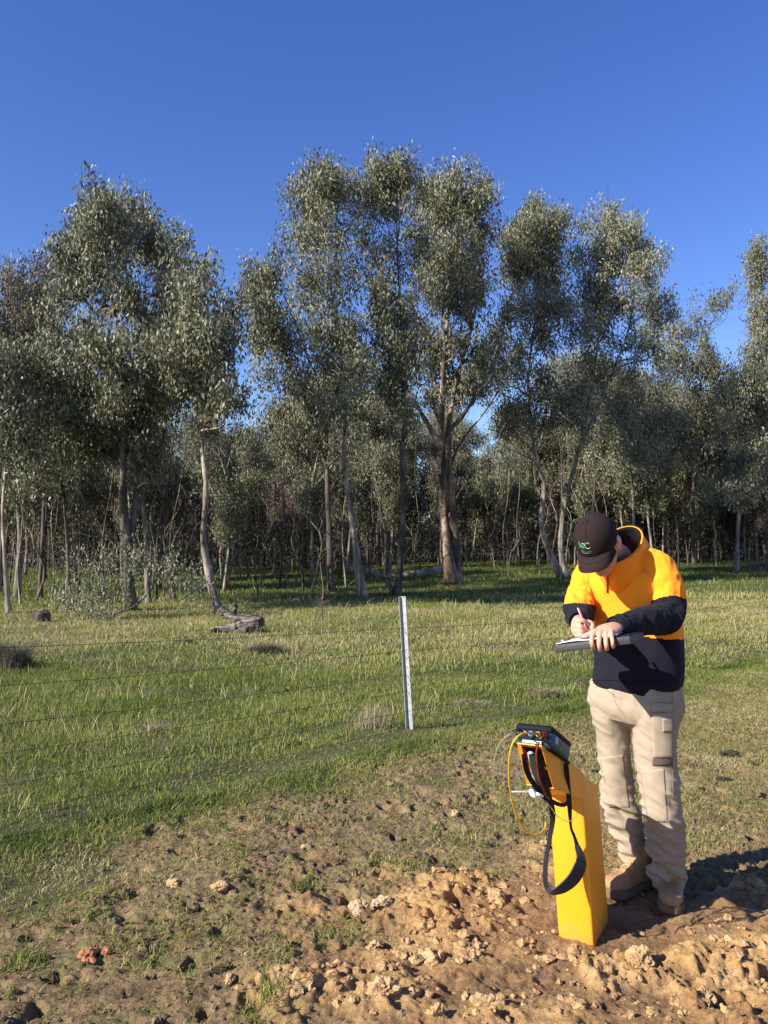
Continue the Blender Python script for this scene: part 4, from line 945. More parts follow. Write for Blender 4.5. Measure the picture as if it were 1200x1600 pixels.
for i, (px, py, r_, lb) in enumerate([(662, 1500, 28, 'tall rounded clay lump in the churned mud, left of the yellow post'), (735, 1492, 26, 'big smooth clay lump nearest the foot of the yellow post'), (600, 1545, 30, 'broken clay lump left of the tall rounded one'), (585, 1480, 20, 'upright clay lump at the upper left of the churned mud'),
    (850, 1500, 20, 'small clay lump just in front of the yellow post'), (1000, 1500, 30, 'wide clay lump in front of the worker\'s boots'), (1100, 1560, 32, 'large clay lump near the bottom right corner'), (760, 1570, 30, 'clay lump at the bottom edge below the post'), (900, 1570, 34, 'flat clay lump at the bottom edge right of the post'), (680, 1585, 26, 'clay lump at the bottom edge left of centre'), (1150, 1480, 26, 'crumbled clay lump at the right edge')]):
    clod(px, py, r_ * .58, lb, (.46, .31, .155), (.30, .185, .085), 740 + i, rough=.62, flat=.7, sink=0.0)
dung = ((.030, .024, .018), (.06, .045, .03))
clod(1137, 1182, 15, 'dark dried dung pat on the grass right of the worker', *dung, 760, 'dung_pat', 'dung', rough=.6, flat=.45)
clod(1130, 1219, 9, 'smaller dark dung lump below the larger pat', *dung, 761, 'dung_pat', 'dung', rough=.6, flat=.5)
# ------------------------------------------------------------------ the worker
skin = mat('skin', (.56, .31, .22), .5, .4, rgb2=(.50, .26, .18), nscale=30, bump=.12, bscale=200)
skin.node_tree.nodes['Principled BSDF'].inputs['Subsurface Weight'].default_value = .08; skin.node_tree.nodes['Principled BSDF'].inputs['Subsurface Radius'].default_value = (.6, .2, .1); skin.node_tree.nodes['Principled BSDF'].inputs['Subsurface Scale'].default_value = .01
hiv = mat('hivis_fleece', (1.0, .30, .014), .85, .2, bump=.35, bscale=500, sheen=.04, bdist=.002)
navy = mat('navy_fleece', (.0085, .0085, .015), .9, .15, bump=.35, bscale=500, sheen=.02, bdist=.002)
khaki = mat('khaki_cotton', (.33, .268, .20), .85, .2, rgb2=(.295, .238, .175), nscale=14, bump=.25, bscale=700, bdist=.001)
khaki_d = mat('dark_reinforcement', (.10, .082, .07), .85, .2)
seam_m = mat('seam_thread', (.24, .19, .14), .9, .1)
cap_m = mat('cap_cloth', (.021, .0125, .012), .9, .12, bump=.2, bscale=400, bdist=.002)
mesh_m = mat('cap_mesh', (.022, .015, .015), .9, .15, bump=.8, bscale=900, bdist=.003)
boot_m = mat('tan_leather', (.36, .22, .10), .65, .35, rgb2=(.24, .145, .07), nscale=16, bump=.5, bscale=60)
sole_m = mat('boot_sole', (.10, .075, .05), .9, .2, rgb2=(.19, .13, .075), nscale=20)
lace_m = mat('boot_lace', (.42, .33, .2), .8, .2)
FW = Vector((-.5, -.866, 0)).normalized(); LF = Vector((.866, -.5, 0)).normalized()
person = thing('person', 'worker in cap, orange hi-vis and navy fleece, khaki trousers, head bent, writing on clipboard', 'person', (1.14, 3.75, 0))
def link_p(name, me, par=None): return link(name, me, par) if par else link(name, me, person)
def child(name, me, par):
    o = bpy.data.objects.new(name, me); COL.objects.link(o); o.parent = par; o.matrix_parent_inverse = par.matrix_world.inverted() if False else Matrix.Identity(4)
    return o   # par's own mesh is in the same (person-offset) space

# --- head frame
h = Vector((-.52, -.854, 0)).normalized(); pt = R(48)
HF = (h * math.cos(pt) + Vector((0, 0, -math.sin(pt)))).normalized(); HU = (h * math.sin(pt) + Vector((0, 0, math.cos(pt)))).normalized(); HS = HF.cross(HU).normalized()
if HS.x > 0: HS = -HS
HL = -HS                                   # towards his left (image right)
HU = (HU - HL * .12).normalized(); HL = HF.cross(HU).normalized(); HL = HL if HL.x > 0 else -HL
HM = Matrix((HL, HF, HU)).transposed(); HC = P(935, 851, 3.58)
def H(x, y, z): return HC + HM @ Vector((x, y, z))
def hell(c, r): return ellipsoid(H(*c), r, HM, 24, 14)
body = [hell((0, -.008, .030), (.076, .096, .098)), hell((0, .032, -.040), (.069, .066, .082)), hell((0, .058, -.096), (.038, .036, .028)),
        loft([H(0, .085, .022), H(0, .105, -.005), H(0, .112, -.022)], [.009, .013, .015], 10), hell((.013, .098, -.024), (.009, .010, .008)), hell((-.013, .098, -.024), (.009, .010, .008)),
        hell((0, .085, -.052), (.024, .016, .006)), hell((0, .083, -.061), (.021, .015, .006)), hell((.030, .072, .022), (.024, .012, .008)), hell((-.030, .072, .022), (.024, .012, .008)),
        hell((.045, .062, -.018), (.020, .020, .018)), hell((-.045, .062, -.018), (.020, .020, .018))]
for s_ in (-1, 1):
    body += [hell((.080 * s_, -.004, -.006), (.010, .020, .032)), hell((.089 * s_, -.012, .002), (.008, .021, .028)), hell((.083 * s_, .000, -.028), (.008, .009, .013))]
neckb = P(972, 880, 3.74)
body += [loft([H(0, -.020, -.01), H(0, -.035, -.07), neckb + Vector((0, 0, .03)), neckb - Vector((0, 0, .08))], [.058, .050, .046, .05], 18, n=12)]
# trunk and legs under the clothes
TC = [(993, 1085, 3.76, .150, .105), (994, 1010, 3.77, .150, .105), (988, 940, 3.77, .165, .115), (987, 900, 3.77, .13, .08)]
body.append(loft([P(a, b, c) for a, b, c, *_ in TC], [(r[3], r[4]) for r in TC], 24, ref=tuple(LF), n=18))
RLEG = [(a, b, c + .05 * min(1, max(0, (b - 1110) / 120.)), d) for a, b, c, d in [(956, 1100, 3.81, .066), (960, 1180, 3.79, .056), (968, 1240, 3.765, .050), (982, 1300, 3.78, .044), (996, 1362, 3.79, .04), (1000, 1385, 3.79, .04)]]
LLEG = [(1026, 1100, 3.70, .075), (1026, 1180, 3.69, .066), (1031, 1240, 3.67, .056), (1038, 1310, 3.70, .046), (1043, 1380, 3.735, .042), (1044, 1400, 3.74, .04)]
for lg in (RLEG, LLEG): body.append(loft([P(a, b, c) for a, b, c, r in lg], [r for *_, r in lg], 16, n=18))
# arms
LSH, LEL, LWR = P(1032, 893, 3.68), P(1043, 966, 3.60), P(966, 979, 3.345)
RSH, REL, RWR = P(922, 898, 3.88), P(903, 955, 3.72), P(904, 969, 3.47)
for a, b, c in ((LSH, LEL, LWR), (RSH, REL, RWR)):
    body.append(loft([P(985, 905, 3.77).lerp(a, .5), a, a.lerp(b, .5), b, b.lerp(c, .5), c], [.045, .05, .048, .043, .040, .029], 14, n=22))
# left hand grips the near edge of the board
def fing(pts, r0, r1): return loft(pts, list(np.linspace(r0, r1, len(pts))), 10, n=14)
body.append(loft([LWR, P(958, 981, 3.31), P(948, 985, 3.28), P(941, 990, 3.265)], [(.030, .020), (.036, .019), (.043, .018), (.040, .014)], 16, ref=tuple((P(957, 992, 3.27) - P(926, 989, 3.25)).normalized()), n=12))
for dk_, (kx, ky, kd, mx, my, tx, ty, r) in zip((.012, 0, -.012, -.026), [(927, 990, 3.262, 924.5, 1001, 927, 1013, .0100), (937, 991, 3.26, 936, 1004, 938, 1016.5, .0102), (947, 991, 3.262, 947, 1004, 948.5, 1015.5, .0098), (955.5, 989.5, 3.268, 957, 1001, 958.5, 1011.5, .0086)]):
    body.append(fing([P(kx + 3, ky - 5, kd + .012), P(kx, ky, kd - .008 + dk_), P(mx, my, 3.232 + dk_), P((mx + tx) / 2, (my + ty) / 2 + 1, 3.232 + dk_), P(tx, ty, 3.250 + dk_)], r * 1.12, r * .84))
body.append(fing([P(946, 984, 3.29), P(934, 985, 3.285), P(922, 990, 3.30), P(911, 994.5, 3.315)], .0125, .0088))     # thumb along the page
# right hand, writing: loose fist with the pen between thumb and index
RPW = RWR
body.append(loft([RWR, P(903, 975, 3.44), P(904, 983, 3.41), P(906, 990, 3.395)], [(.026, .024), (.034, .028), (.037, .030), (.030, .022)], 16, ref=(0.2, -.2, 1), n=12))
for (ax_, ay, bx, by, tx, ty, r) in [(899, 972, 912, 970, 923, 978, .0100), (897, 979, 909, 979.5, 921, 985, .0102), (898, 986, 909, 987, 919, 990.5, .0098), (901, 992, 909, 993, 916, 995, .0084)]:
    body.append(fing([P(ax_, ay, 3.40), P((ax_ + bx) / 2, (ay + by) / 2 - 1, 3.372), P(bx, by, 3.362), P(tx, ty, 3.385)], r * 1.1, r * .85))
body.append(fing([P(908, 975, 3.42), P(919, 972, 3.395), P(926, 977, 3.375), P(924, 985, 3.372)], .0125, .009))
me, co, no = union(body, .0032, 'body', 2, .5)
off = np.array(person.location)
def finish(me, co, mats, name, par=None):
    setco(me, co - off); me.materials.clear()
    for m_ in mats: me.materials.append(m_)
    o = bpy.data.objects.new(name, me); COL.objects.link(o); o.parent = par or person; return o
co = co + no * (fbm(co, 60, 2, 3) * .0004)[:, None]
bodyo = finish(me, co, [skin], 'body')
def add_child(name, parts, mats, par, smooth=True, bev=0):
    mb = MB()
    for p_ in parts: mb.add(*p_) if len(p_) == 2 else mb.add(p_[0], p_[1], p_[2])
    me = mb.mesh(name, mats, smooth)
    if bev: bevel(me, bev, 2)
    cc = np.empty(len(me.vertices) * 3, np.float32); me.vertices.foreach_get('co', cc); setco(me, cc.reshape(-1, 3) - off)
    o = bpy.data.objects.new(name, me); COL.objects.link(o); o.parent = par; return o
eye_m = mat('eye', (.7, .7, .68), .2, .5); iris = mat('iris', (.03, .02, .015), .2, .5)
for s_ in (-1, 1):
    V, F = ellipsoid(H(.032 * s_, .079, .016), (.011, .011, .011), HM, 14, 10); V2, F2 = ellipsoid(H(.032 * s_, .087, .013), (.005, .0045, .005), HM, 10, 8)
    add_child('eye', [(V, F, 0), (V2, F2, 1)], [eye_m, iris], bodyo)
hair_m = mat('short_hair', (.05, .03, .02), .8, .3, bump=.8, bscale=500)
add_child('hair', [ellipsoid(H(0, -.024, .024), (.0795, .0855, .088), HM, 24, 14)], [hair_m], bodyo)

# --- cap
def dome(th, ph, k=1.0):
    st, ct = math.sin(th), math.cos(th); fr = math.cos(ph)           # ph = 0 front
    rs, rf, ru = .091 * k, (.112 if fr > 0 else .106) * k, .112 * k
    st_ = abs(st) ** .80; ct_ = (1 if ct > 0 else -1) * abs(ct) ** .92
    return H(rs * st_ * math.sin(ph), -.010 + rf * st_ * math.cos(ph), .028 + ru * ct_)
mb = MB(); seg, rings = 56, 22; V = []; F = []; mi = []
for i in range(rings + 1):
    for j in range(seg):
        ph = 2 * math.pi * j / seg; edge = R(90) + R(8) * (1 - math.cos(ph)) / 2 * 2
        th = edge * i / rings + 1e-3
        pnl = .0012 * math.exp(-((math.sin(3 * ph)) / .10) ** 2) * (1 if i > 1 else 0)
        V.append(dome(th, ph, 1 - pnl / .1))
for i in range(rings):
    for j in range(seg):
        j2 = (j + 1) % seg; F.append((i * seg + j, i * seg + j2, (i + 1) * seg + j2, (i + 1) * seg + j)); pj = 2 * math.pi * (j + .5) / seg
        mi.append(0 if math.cos(pj) > .42 else 1)
n0 = len(V)
for i in range(rings + 1):                                            # inside
    for j in range(seg):
        ph = 2 * math.pi * j / seg; edge = R(90) + R(16) * (1 - math.cos(ph)) / 2; V.append(dome(edge * i / rings + 1e-3, ph, .975))
for i in range(rings):
    for j in range(seg):
        j2 = (j + 1) % seg; F.append((n0 + i * seg + j2, n0 + i * seg + j, n0 + (i + 1) * seg + j, n0 + (i + 1) * seg + j2)); mi.append(0)
for j in range(seg):
    j2 = (j + 1) % seg; F.append((rings * seg + j, rings * seg + j2, n0 + rings * seg + j2, n0 + rings * seg + j)); mi.append(0)
mb.v = [tuple(v) for v in V]; mb.f = F; mb.m = mi
me = mb.mesh('cap', [cap_m, mesh_m]); cc = np.array(mb.v); cap_bvh = BVHTree.FromPolygons([Vector(v) for v in mb.v], [f for f in F[:rings * seg]])
cap = finish(me, cc, [cap_m, mesh_m], 'cap'); cap['label'] = 'dark brown mesh-backed cap with a small green and grey emblem'
me.polygons.foreach_set('material_index', mi)
V = []; F = []; NU, NV = 24, 10
def brimp(a, v, t):
    ph = a * R(66); q = np.array([.090 * math.sin(ph), -.010 + .111 * math.cos(ph)])
    ext = .074 * (1 - abs(a) ** 3.2); x = q[0] * (1 + .10 * v * (1 - abs(a) ** 3)); y = q[1] + v * ext
    z = .034 - .026 * (x / .075) ** 2 * (.25 + .75 * v) - .016 * v - t
    return H(x, y, z)
for t in (0, .0035):
    for i in range(NV + 1):
        for j in range(NU + 1): V.append(brimp(-1 + 2 * j / NU, i / NV, t))
st = (NV + 1) * (NU + 1)
for i in range(NV):
    for j in range(NU):
        a = i * (NU + 1) + j; F += [(a, a + 1, a + NU + 2, a + NU + 1), (st + a + 1, st + a, st + a + NU + 1, st + a + NU + 2)]
for j in range(NU): a = NV * (NU + 1) + j; F += [(a, a + 1, st + a + 1, st + a)]; F += [(j + 1, j, st + j, st + j + 1)]
for i in range(NV):
    for a in (i * (NU + 1), i * (NU + 1) + NU): b2 = a + NU + 1; F.append((a, b2, st + b2, st + a))
brim = add_child('brim', [(V, F)], [cap_m], cap)
stitch = mat('brim_stitch', (.06, .04, .038), .8, .2)
for vv in (.28, .62):
    V, F = loft([brimp(-1 + 2 * t, vv * (1), -.0005) for t in np.linspace(.12, .88, 24)], [.0007] * 24, 4, caps=False); add_child('stitching', [(V, F)], [stitch], brim)
add_child('button', [ellipsoid(dome(.001, 0, 1.0), (.008, .008, .005), HM, 12, 8)], [cap_m], cap)
# front seam and sweatband edge
V, F = loft([dome(t, 0, 1.004) for t in np.linspace(.05, 1.0, 14)], [.0011] * 14, 5); add_child('seam', [(V, F)], [mesh_m], cap)
for sgn in (-1, 1):
    V, F = loft([dome(t, sgn * R(64), 1.003) for t in np.linspace(.05, 1.5, 18)], [.0011] * 18, 5); add_child('seam', [(V, F)], [mesh_m], cap)
# emblem: strokes embroidered on the front panels.  (a,b) = millimetres right / up as one reads it
green = mat('thread_green', (.06, .52, .16), .6, .3); white = mat('thread_grey', (.45, .50, .47), .6, .3); dim = mat('thread_dim', (.12, .20, .15), .7, .2); tgreen = mat('thread_dark_green', (.02, .16, .06), .7, .2)
def onto(a, b):
    a = -14 + (a + 14) * 1.35; b = 26 + (b - 26) * 1.35
    """reader's right = his left"""
    x = (a) / 1000.; z = b / 1000.
    o_ = H(x, .30, .052 + z); hit = cap_bvh.ray_cast(o_, -HF); return (hit[0] + HF * .0006) if hit[0] else H(x, .10, .03 + z)
def stroke(pts, r, m_, par, n_=14):
    V, F = loft([onto(*p_[:2]) for p_ in catmull([(a, b, 0) for a, b in pts], n_)], [r] * n_, 5); return (V, F)
ox, oz = -26, 34
arcC = [(ox + 24 + 8.5 * math.cos(t), oz + 8.5 * math.sin(t)) for t in np.linspace(R(40), R(318), 12)]
arcE = [(ox + 8 + 7.5 * math.cos(t), oz + 6.5 * math.sin(t)) for t in np.linspace(R(0), R(300), 12)]
emb = add_child('emblem', [stroke([(ox - 4, oz + 9), (ox - 4, oz - 9)], .0012, None, None, 6), stroke(arcE + [], .0012, None, None, 18), stroke([(ox + 0, oz + 1), (ox + 8, oz - 1), (ox + 15, oz + 4)], .0011, None, None, 8), stroke([(ox + 4, oz + 6), (ox + 9, oz + 8), (ox + 16, oz + 7)], .0011, None, None, 8)], [green], cap)
add_child('lettering', [stroke(arcC, .0012, None, None, 20)], [white], cap)
add_child('small_lettering', [stroke([(ox - 3, oz - 15), (ox + 9, oz - 15)], .0006, None, None, 6), stroke([(ox - 3, oz - 20), (ox + 33, oz - 20)], .0007, None, None, 10), stroke([(ox - 2, oz - 25), (ox + 24, oz - 25)], .0009, None, None, 10)], [dim], cap)

# --- jacket
JT = [(994, 1079, 3.765, .188, .136), (995, 1066, 3.765, .194, .140), (998, 1020, 3.77, .194, .142), (996, 975, 3.775, .194, .144), (991, 935, 3.78, .196, .148), (985, 906, 3.775, .200, .145), (984, 893, 3.775, .170, .120), (984, 884, 3.775, .120, .085), (982, 880, 3.775, .07, .06)]
torso = loft([P(a, b, c) for a, b, c, *_ in JT], [(r[3], r[4]) for r in JT], 40, ref=tuple(LF), n=34, power=2.35)
me, co, no = union([torso, ellipsoid(P(985, 908, 3.87), (.16, .08, .11), Matrix((LF, FW, Vector((0, 0, 1)))).transposed())], .0055, 'jacket', 3)
def folds(co, amp, seed, s=(1, 1, 1), sc=9):
    q = co * np.array(s); return (ridg(q, sc, 2, seed) * .6 + fbm(q, sc * 2.1, 2, seed + 3) * .5) * amp
a_ = .004 + .007 * sst(1.2, .95, co[:, 2]); a_ = (.007 + .009 * (1 - sst(.95, 1.2, co[:, 2]))) * (.25 + .75 * sst(.93, 1.0, co[:, 2]))
co = co + no * (folds(co, 1, 11, (1, 1, .45), 7) * a_)[:, None] + no * (.006 * np.sin((co @ np.array(LF)) * 18 + co[:, 2] * 9) * sst(1.3, 1.1, co[:, 2]) * 0)[:, None]
# the hem band draws in a little
hb = sst(.93, .955, co[:, 2]); cxy = np.array(P(994, 1079, 3.765))[:2]; co[:, :2] = cxy + (co[:, :2] - cxy) * (1 - .035 * (1 - hb))[:, None]
def set_regions(o, fn, mats):
    me = o.data; n_ = len(me.polygons); c = np.empty(n_ * 3, np.float32); me.polygons.foreach_get('center', c); c = c.reshape(-1, 3) + off
    me.polygons.foreach_set('material_index', fn(c).astype(np.int32)); me.update()
jacket = finish(me, co, [hiv, navy], 'jacket'); jacket['label'] = 'fluorescent orange fleece with navy lower half and sleeves'
zb = lambda c: 1.185 + .0 * c[:, 0]
pb_, pf_ = P(985, 819, 3.83), P(950, 886, 3.60)
ax1 = (pb_ - pf_) / 2; cen = (pb_ + pf_) / 2; side = ax1.cross(Vector((0, 0, 1))).normalized()
if side.x < 0: side = -side
nrm = side.cross(ax1).normalized(); nrm = nrm if nrm.z > 0 else -nrm
def in_collar(c):
    d_ = c - np.array(cen); a = d_ @ np.array(ax1) / ax1.length_squared; b_ = d_ @ np.array(side) / .10; return (np.hypot(a, b_) < 1.0) & (d_ @ np.array(nrm) > -.10)
set_regions(jacket, lambda c: (c[:, 2] < 1.188 - .02 * ((c - np.array(P(985, 985, 3.77))) @ np.array(LF)) / .2) | in_collar(c), None)
def sleeve(pts, rad, cut, seed, cuffdir):
    me, co, no = union([loft(pts, rad, 26, n=34)], .0048, 'sleeve', 2)
    el = np.array(pts[3]); dE = np.linalg.norm(co - el, axis=1); a_ = .005 + .012 * np.exp(-(dE / .13) ** 2) + .003
    co = co + no * (folds(co, 1, seed, (1.6, 1.6, 1.0), 11) * a_)[:, None]
    o = finish(me, co, [hiv, navy], 'sleeve', jacket); set_regions(o, cut, None); return o
n_el = (LEL - LSH).normalized()
Lp = [P(1003, 876, 3.73), P(1026, 888, 3.69), P(1040, 925, 3.645), P(1041, 962, 3.60), P(1010, 970, 3.48), P(980, 976, 3.39), P(962, 979, 3.345)]
slL = sleeve(Lp, [.062, .078, .077, .069, .058, .048, .042], lambda c: ((c - np.array(P(1036, 940, 3.62))) @ np.array((Vector(Lp[3]) - Vector(Lp[1])).normalized()) > 0), 21, None)
Rp = [P(955, 880, 3.80), P(928, 892, 3.86), P(913, 922, 3.83), P(905, 952, 3.73), P(905, 962, 3.60), P(905, 967, 3.52), P(905, 971, 3.465)]
slR = sleeve(Rp, [.060, .073, .067, .060, .054, .047, .042], lambda c: ((c - np.array(P(908, 945, 3.74))) @ np.array((Vector((0, 0, -1)) * .9 + Vector(Rp[3]) - Vector(Rp[2])).normalized()) > 0), 22, None)
# cuffs: hollow rims
def ring_shell(rings_out, t, mats_io, name, par, seg=40):
    """rings: list of (centre, e1, e2) -> open wall with an inner lining"""
    V = []; F = []; mi = []; n_ = len(rings_out)
    for k_, sc in ((0, 0.), (1, t)):
        for (c, e1, e2) in rings_out:
            for j in range(seg):
                a = 2 * math.pi * j / seg; l1, l2 = e1.length, e2.length
                V.append(c + e1 * (math.cos(a) * (l1 - sc) / l1) + e2 * (math.sin(a) * (l2 - sc) / l2))
    for k_ in range(2):
        for i in range(n_ - 1):
            for j in range(seg): j2 = (j + 1) % seg; o_ = k_ * n_ * seg; F.append((o_ + i * seg + j, o_ + i * seg + j2, o_ + (i + 1) * seg + j2, o_ + (i + 1) * seg + j)); mi.append(k_)
    o_ = (n_ - 1) * seg
    for j in range(seg): j2 = (j + 1) % seg; F.append((o_ + j, o_ + j2, n_ * seg + o_ + j2, n_ * seg + o_ + j)); mi.append(0); F.append((j, j2, n_ * seg + j2, n_ * seg + j)); mi.append(0)
    mb = MB(); mb.v = [tuple(v) for v in V]; mb.f = F; mb.m = mi; me = mb.mesh(name, mats_io); bm = bmesh.new(); bm.from_mesh(me); bmesh.ops.recalc_face_normals(bm, faces=bm.faces); bm.to_mesh(me); bm.free()
    cc = np.array(mb.v); setco(me, cc - off); o = bpy.data.objects.new(name, me); COL.objects.link(o); o.parent = par; return o
for a, b, r_, sl in ((Lp[-2], Lp[-1], .042, slL), (Rp[-2], Rp[-1], .042, slR)):
    d_ = (Vector(b) - Vector(a)).normalized(); e1 = d_.cross(Vector((0, 0, 1))).normalized(); e2 = d_.cross(e1).normalized()
    ring_shell([(Vector(b) - d_ * .05, e1 * (r_ + .003), e2 * (r_ + .003)), (Vector(b) - d_ * .01, e1 * (r_ + .003), e2 * (r_ + .003)), (Vector(b) + d_ * .012, e1 * (r_ + .001), e2 * (r_ + .001))], .004, [navy, navy], 'cuff', sl)
# stand-up collar, open towards the front
pb_, pf_ = P(985, 819, 3.83), P(950, 884, 3.60)
ax1 = (pb_ - pf_) / 2; cen = (pb_ + pf_) / 2; side = ax1.cross(Vector((0, 0, 1))).normalized()
if side.x < 0: side = -side
nrm = side.cross(ax1).normalized(); nrm = nrm if nrm.z > 0 else -nrm
collar = ring_shell([(cen - nrm * .15 + Vector((.012, .01, -.02)), ax1 * .98, side * .122), (cen - nrm * .055 + Vector((.006, .005, -.008)), ax1 * 1.0, side * .112), (cen - nrm * .02, ax1 * .93, side * .100), (cen, ax1 * .92, side * .098)], .007, [hiv, navy], 'collar', jacket)
# zip
jb = BVHTree.FromPolygons([Vector(v) for v in co.tolist()], [tuple(p.vertices) for p in jacket.data.polygons]) if False else None
jc = np.empty(len(jacket.data.vertices) * 3, np.float32); jacket.data.vertices.foreach_get('co', jc); jc = jc.reshape(-1, 3) + off
kc = np.empty(len(collar.data.vertices) * 3, np.float32); collar.data.vertices.foreach_get('co', kc); kc = kc.reshape(-1, 3) + off; nj = len(jc)
jb = BVHTree.FromPolygons([Vector(v) for v in jc.tolist()] + [Vector(v) for v in kc.tolist()], [tuple(p.vertices) for p in jacket.data.polygons] + [tuple(i + nj for i in p.vertices) for p in collar.data.polygons])
eye0 = Vector((0, 0, CAM_H))
def hitpx(bvh, px, py, lift=.002, fallback=3.6):
    d_ = (P(px, py, 3) - eye0).normalized(); r_ = bvh.ray_cast(eye0, d_)
    return (r_[0] - d_ * lift) if r_[0] else P(px, py, fallback)
zp = [hitpx(jb, 950.5 - i * .25, 880 + i * 4.6, .006) for i in range(11)]
V, F = loft(zp, [(.004, .002)] * 11, 8); zipm = mat('zip_dark', (.015, .012, .012), .5, .4); add_child('zip', [(V, F)], [zipm], jacket)
for sx in (-3.2, 3.2):        # stitching either side of the zip, and the yoke seam
    V, F = loft([hitpx(jb, 950.5 + sx - i * .25, 893 + i * 3.6, .001) for i in range(11)], [.0007] * 11, 4); add_child('stitching', [(V, F)], [mat('hivis_stitch', (.75, .20, .012), .8, .1)], jacket)
V, F = loft([hitpx(jb, 902 + i * 5.4, 1064 + (i - 13) * .15, .001) for i in range(4, 30)], [.0012] * 26, 4); add_child('hem_seam', [(V, F)], [mat('navy_seam', (.003, .003, .005), .9, .1)], jacket)

# --- trousers
def legloft(rows, n_=40): return loft([P(a, b, c) for a, b, c, *_ in rows], [(r[3] * (.93 if r[1] > 1140 else 1), r[4] * (.93 if r[1] > 1140 else 1)) if len(r) > 4 else r[3] for r in rows], 34, ref=tuple(LF), n=n_)
RT = [(a, b, c + .05 * min(1, max(0, (b - 1110) / 120.)), d, e) for a, b, c, d, e in [(957, 1075, 3.82, 0.085, 0.104), (955, 1110, 3.82, 0.089, 0.103), (958, 1150, 3.81, 0.078, 0.093), (960, 1185, 3.79, 0.073, 0.084), (965, 1230, 3.765, 0.071, 0.078), (970, 1262, 3.765, 0.067, 0.074), (981, 1300, 3.775, 0.061, 0.067), (991, 1335, 3.785, 0.055, 0.061), (995, 1356, 3.79, 0.053, 0.061)]]
LT = [(1024, 1075, 3.71, 0.100, 0.114), (1024, 1110, 3.70, 0.104, 0.112), (1023, 1150, 3.69, 0.099, 0.103), (1024, 1185, 3.68, 0.093, 0.093), (1031, 1230, 3.665, 0.080, 0.084), (1034, 1262, 3.66, 0.076, 0.080), (1038, 1300, 3.675, 0.073, 0.076), (1041, 1340, 3.70, 0.070, 0.074), (1042, 1374, 3.72, 0.067, 0.074)]
hip = loft([P(993, 1066, 3.77), P(993, 1085, 3.765), P(992, 1108, 3.765), P(990, 1126, 3.765)], [(.196, .125), (.205, .130), (.205, .130), (.16, .11)], 36, ref=tuple(LF), n=12, power=2.3)
me, co, no = union([legloft(RT), legloft(LT), hip], .0052, 'trousers', 3)
zz = co[:, 2]
low = (1 - sst(.30, .55, zz)); kn = np.exp(-((zz - .48) / .12) ** 2)
inr = co[:, 0] < 1.17
amp = .0055 + .018 * low + .010 * kn
q = co.copy(); q = q * np.array([1.0, 1.0, 2.6]); q[:, 2] += co[:, 0] * 1.6
dsp = (ridg(q, 7.5, 2, 33) * .9 + fbm(q, 17, 2, 36) * .5) * amp + fbm(co * [1.4, 1.4, .6], 16, 2, 39) * .0025
# stacked cuffs above the boots
dsp += .006 * np.sin(zz * 95 + 3 * fbm(co, 5, 2, 7)) * np.exp(-((zz - .19) / .09) ** 2)
co = co + no * dsp[:, None]
trousers = finish(me, co, [khaki], 'trousers')
tb_ = BVHTree.FromPolygons([Vector(v) for v in co.tolist()], [tuple(p.vertices) for p in me.polygons])
def patch(poly, name, mats, par, bvh, lift=.004, t=.004, nu=14, nv=14, mi=None):
    """raised cloth panel laid on the cloth under it; poly = four photo corners (tl, tr, br, bl)"""
    A = [np.array(p_, float) for p_ in poly]; V = []; F = []
    def pt(u, v): p_ = A[0] * (1 - u) * (1 - v) + A[1] * u * (1 - v) + A[2] * u * v + A[3] * (1 - u) * v; return hitpx(bvh, p_[0], p_[1], 0)
    G0 = [[pt(i / nu, j / nv) for i in range(nu + 1)] for j in range(nv + 1)]
    for L_ in (lift + t, -.004):
        for j in range(nv + 1):
            for i in range(nu + 1):
                p_ = G0[j][i]; loc, nr, _, _ = bvh.find_nearest(p_); V.append(p_ + nr * L_)
    S = (nu + 1) * (nv + 1)
    for j in range(nv):
        for i in range(nu):
            a = j * (nu + 1) + i; F += [(a, a + 1, a + nu + 2, a + nu + 1), (S + a + 1, S + a, S + a + nu + 1, S + a + nu + 2)]
    for i in range(nu): F.append((i, S + i, S + i + 1, i + 1)); a = nv * (nu + 1) + i; F.append((a + 1, S + a + 1, S + a, a))
    for j in range(nv): a = j * (nu + 1); b2 = a + nu + 1; F.append((b2, S + b2, S + a, a)); a += nu; b2 = a + nu + 1; F.append((a, S + a, S + b2, b2))
    return add_child(name, [(V, F)], mats, par)
pk = patch([(1019, 1114), (1050, 1112), (1049, 1184), (1021, 1184)], 'cargo_pocket', [khaki], trousers, tb_, .004, .004)
patch([(1018, 1098), (1050, 1098), (1050, 1112), (1019, 1112)], 'pocket_flap', [khaki], pk, tb_, .008, .004, 12, 5)
patch([(1034, 1122), (1049, 1121), (1049, 1142), (1034, 1143)], 'small_pocket', [khaki], pk, tb_, .009, .003, 8, 8)
patch([(1020, 1184), (1050, 1183), (1050, 1196), (1020, 1196)], 'reinforcement', [khaki_d], trousers, tb_, .002, .002, 12, 5)
patch([(937, 1184), (974, 1179), (984, 1262), (952, 1262)], 'knee_panel', [khaki], trousers, tb_, -.0004, .0012, 14, 20)
patch([(1000, 1204), (1038, 1201), (1044, 1285), (1012, 1285)], 'knee_panel', [khaki], trousers, tb_, -.0004, .0012, 14, 20)
def seamline(pts, name='seam', r=.0011, m_=seam_m, bvh=tb_, par=trousers, n_=26):
    q = catmull([(a, b, 0) for a, b in pts], n_); V, F = loft([hitpx(bvh, a, b, .0005) for a, b, _ in q], [r] * n_, 5); add_child(name, [(V, F)], [m_], par)
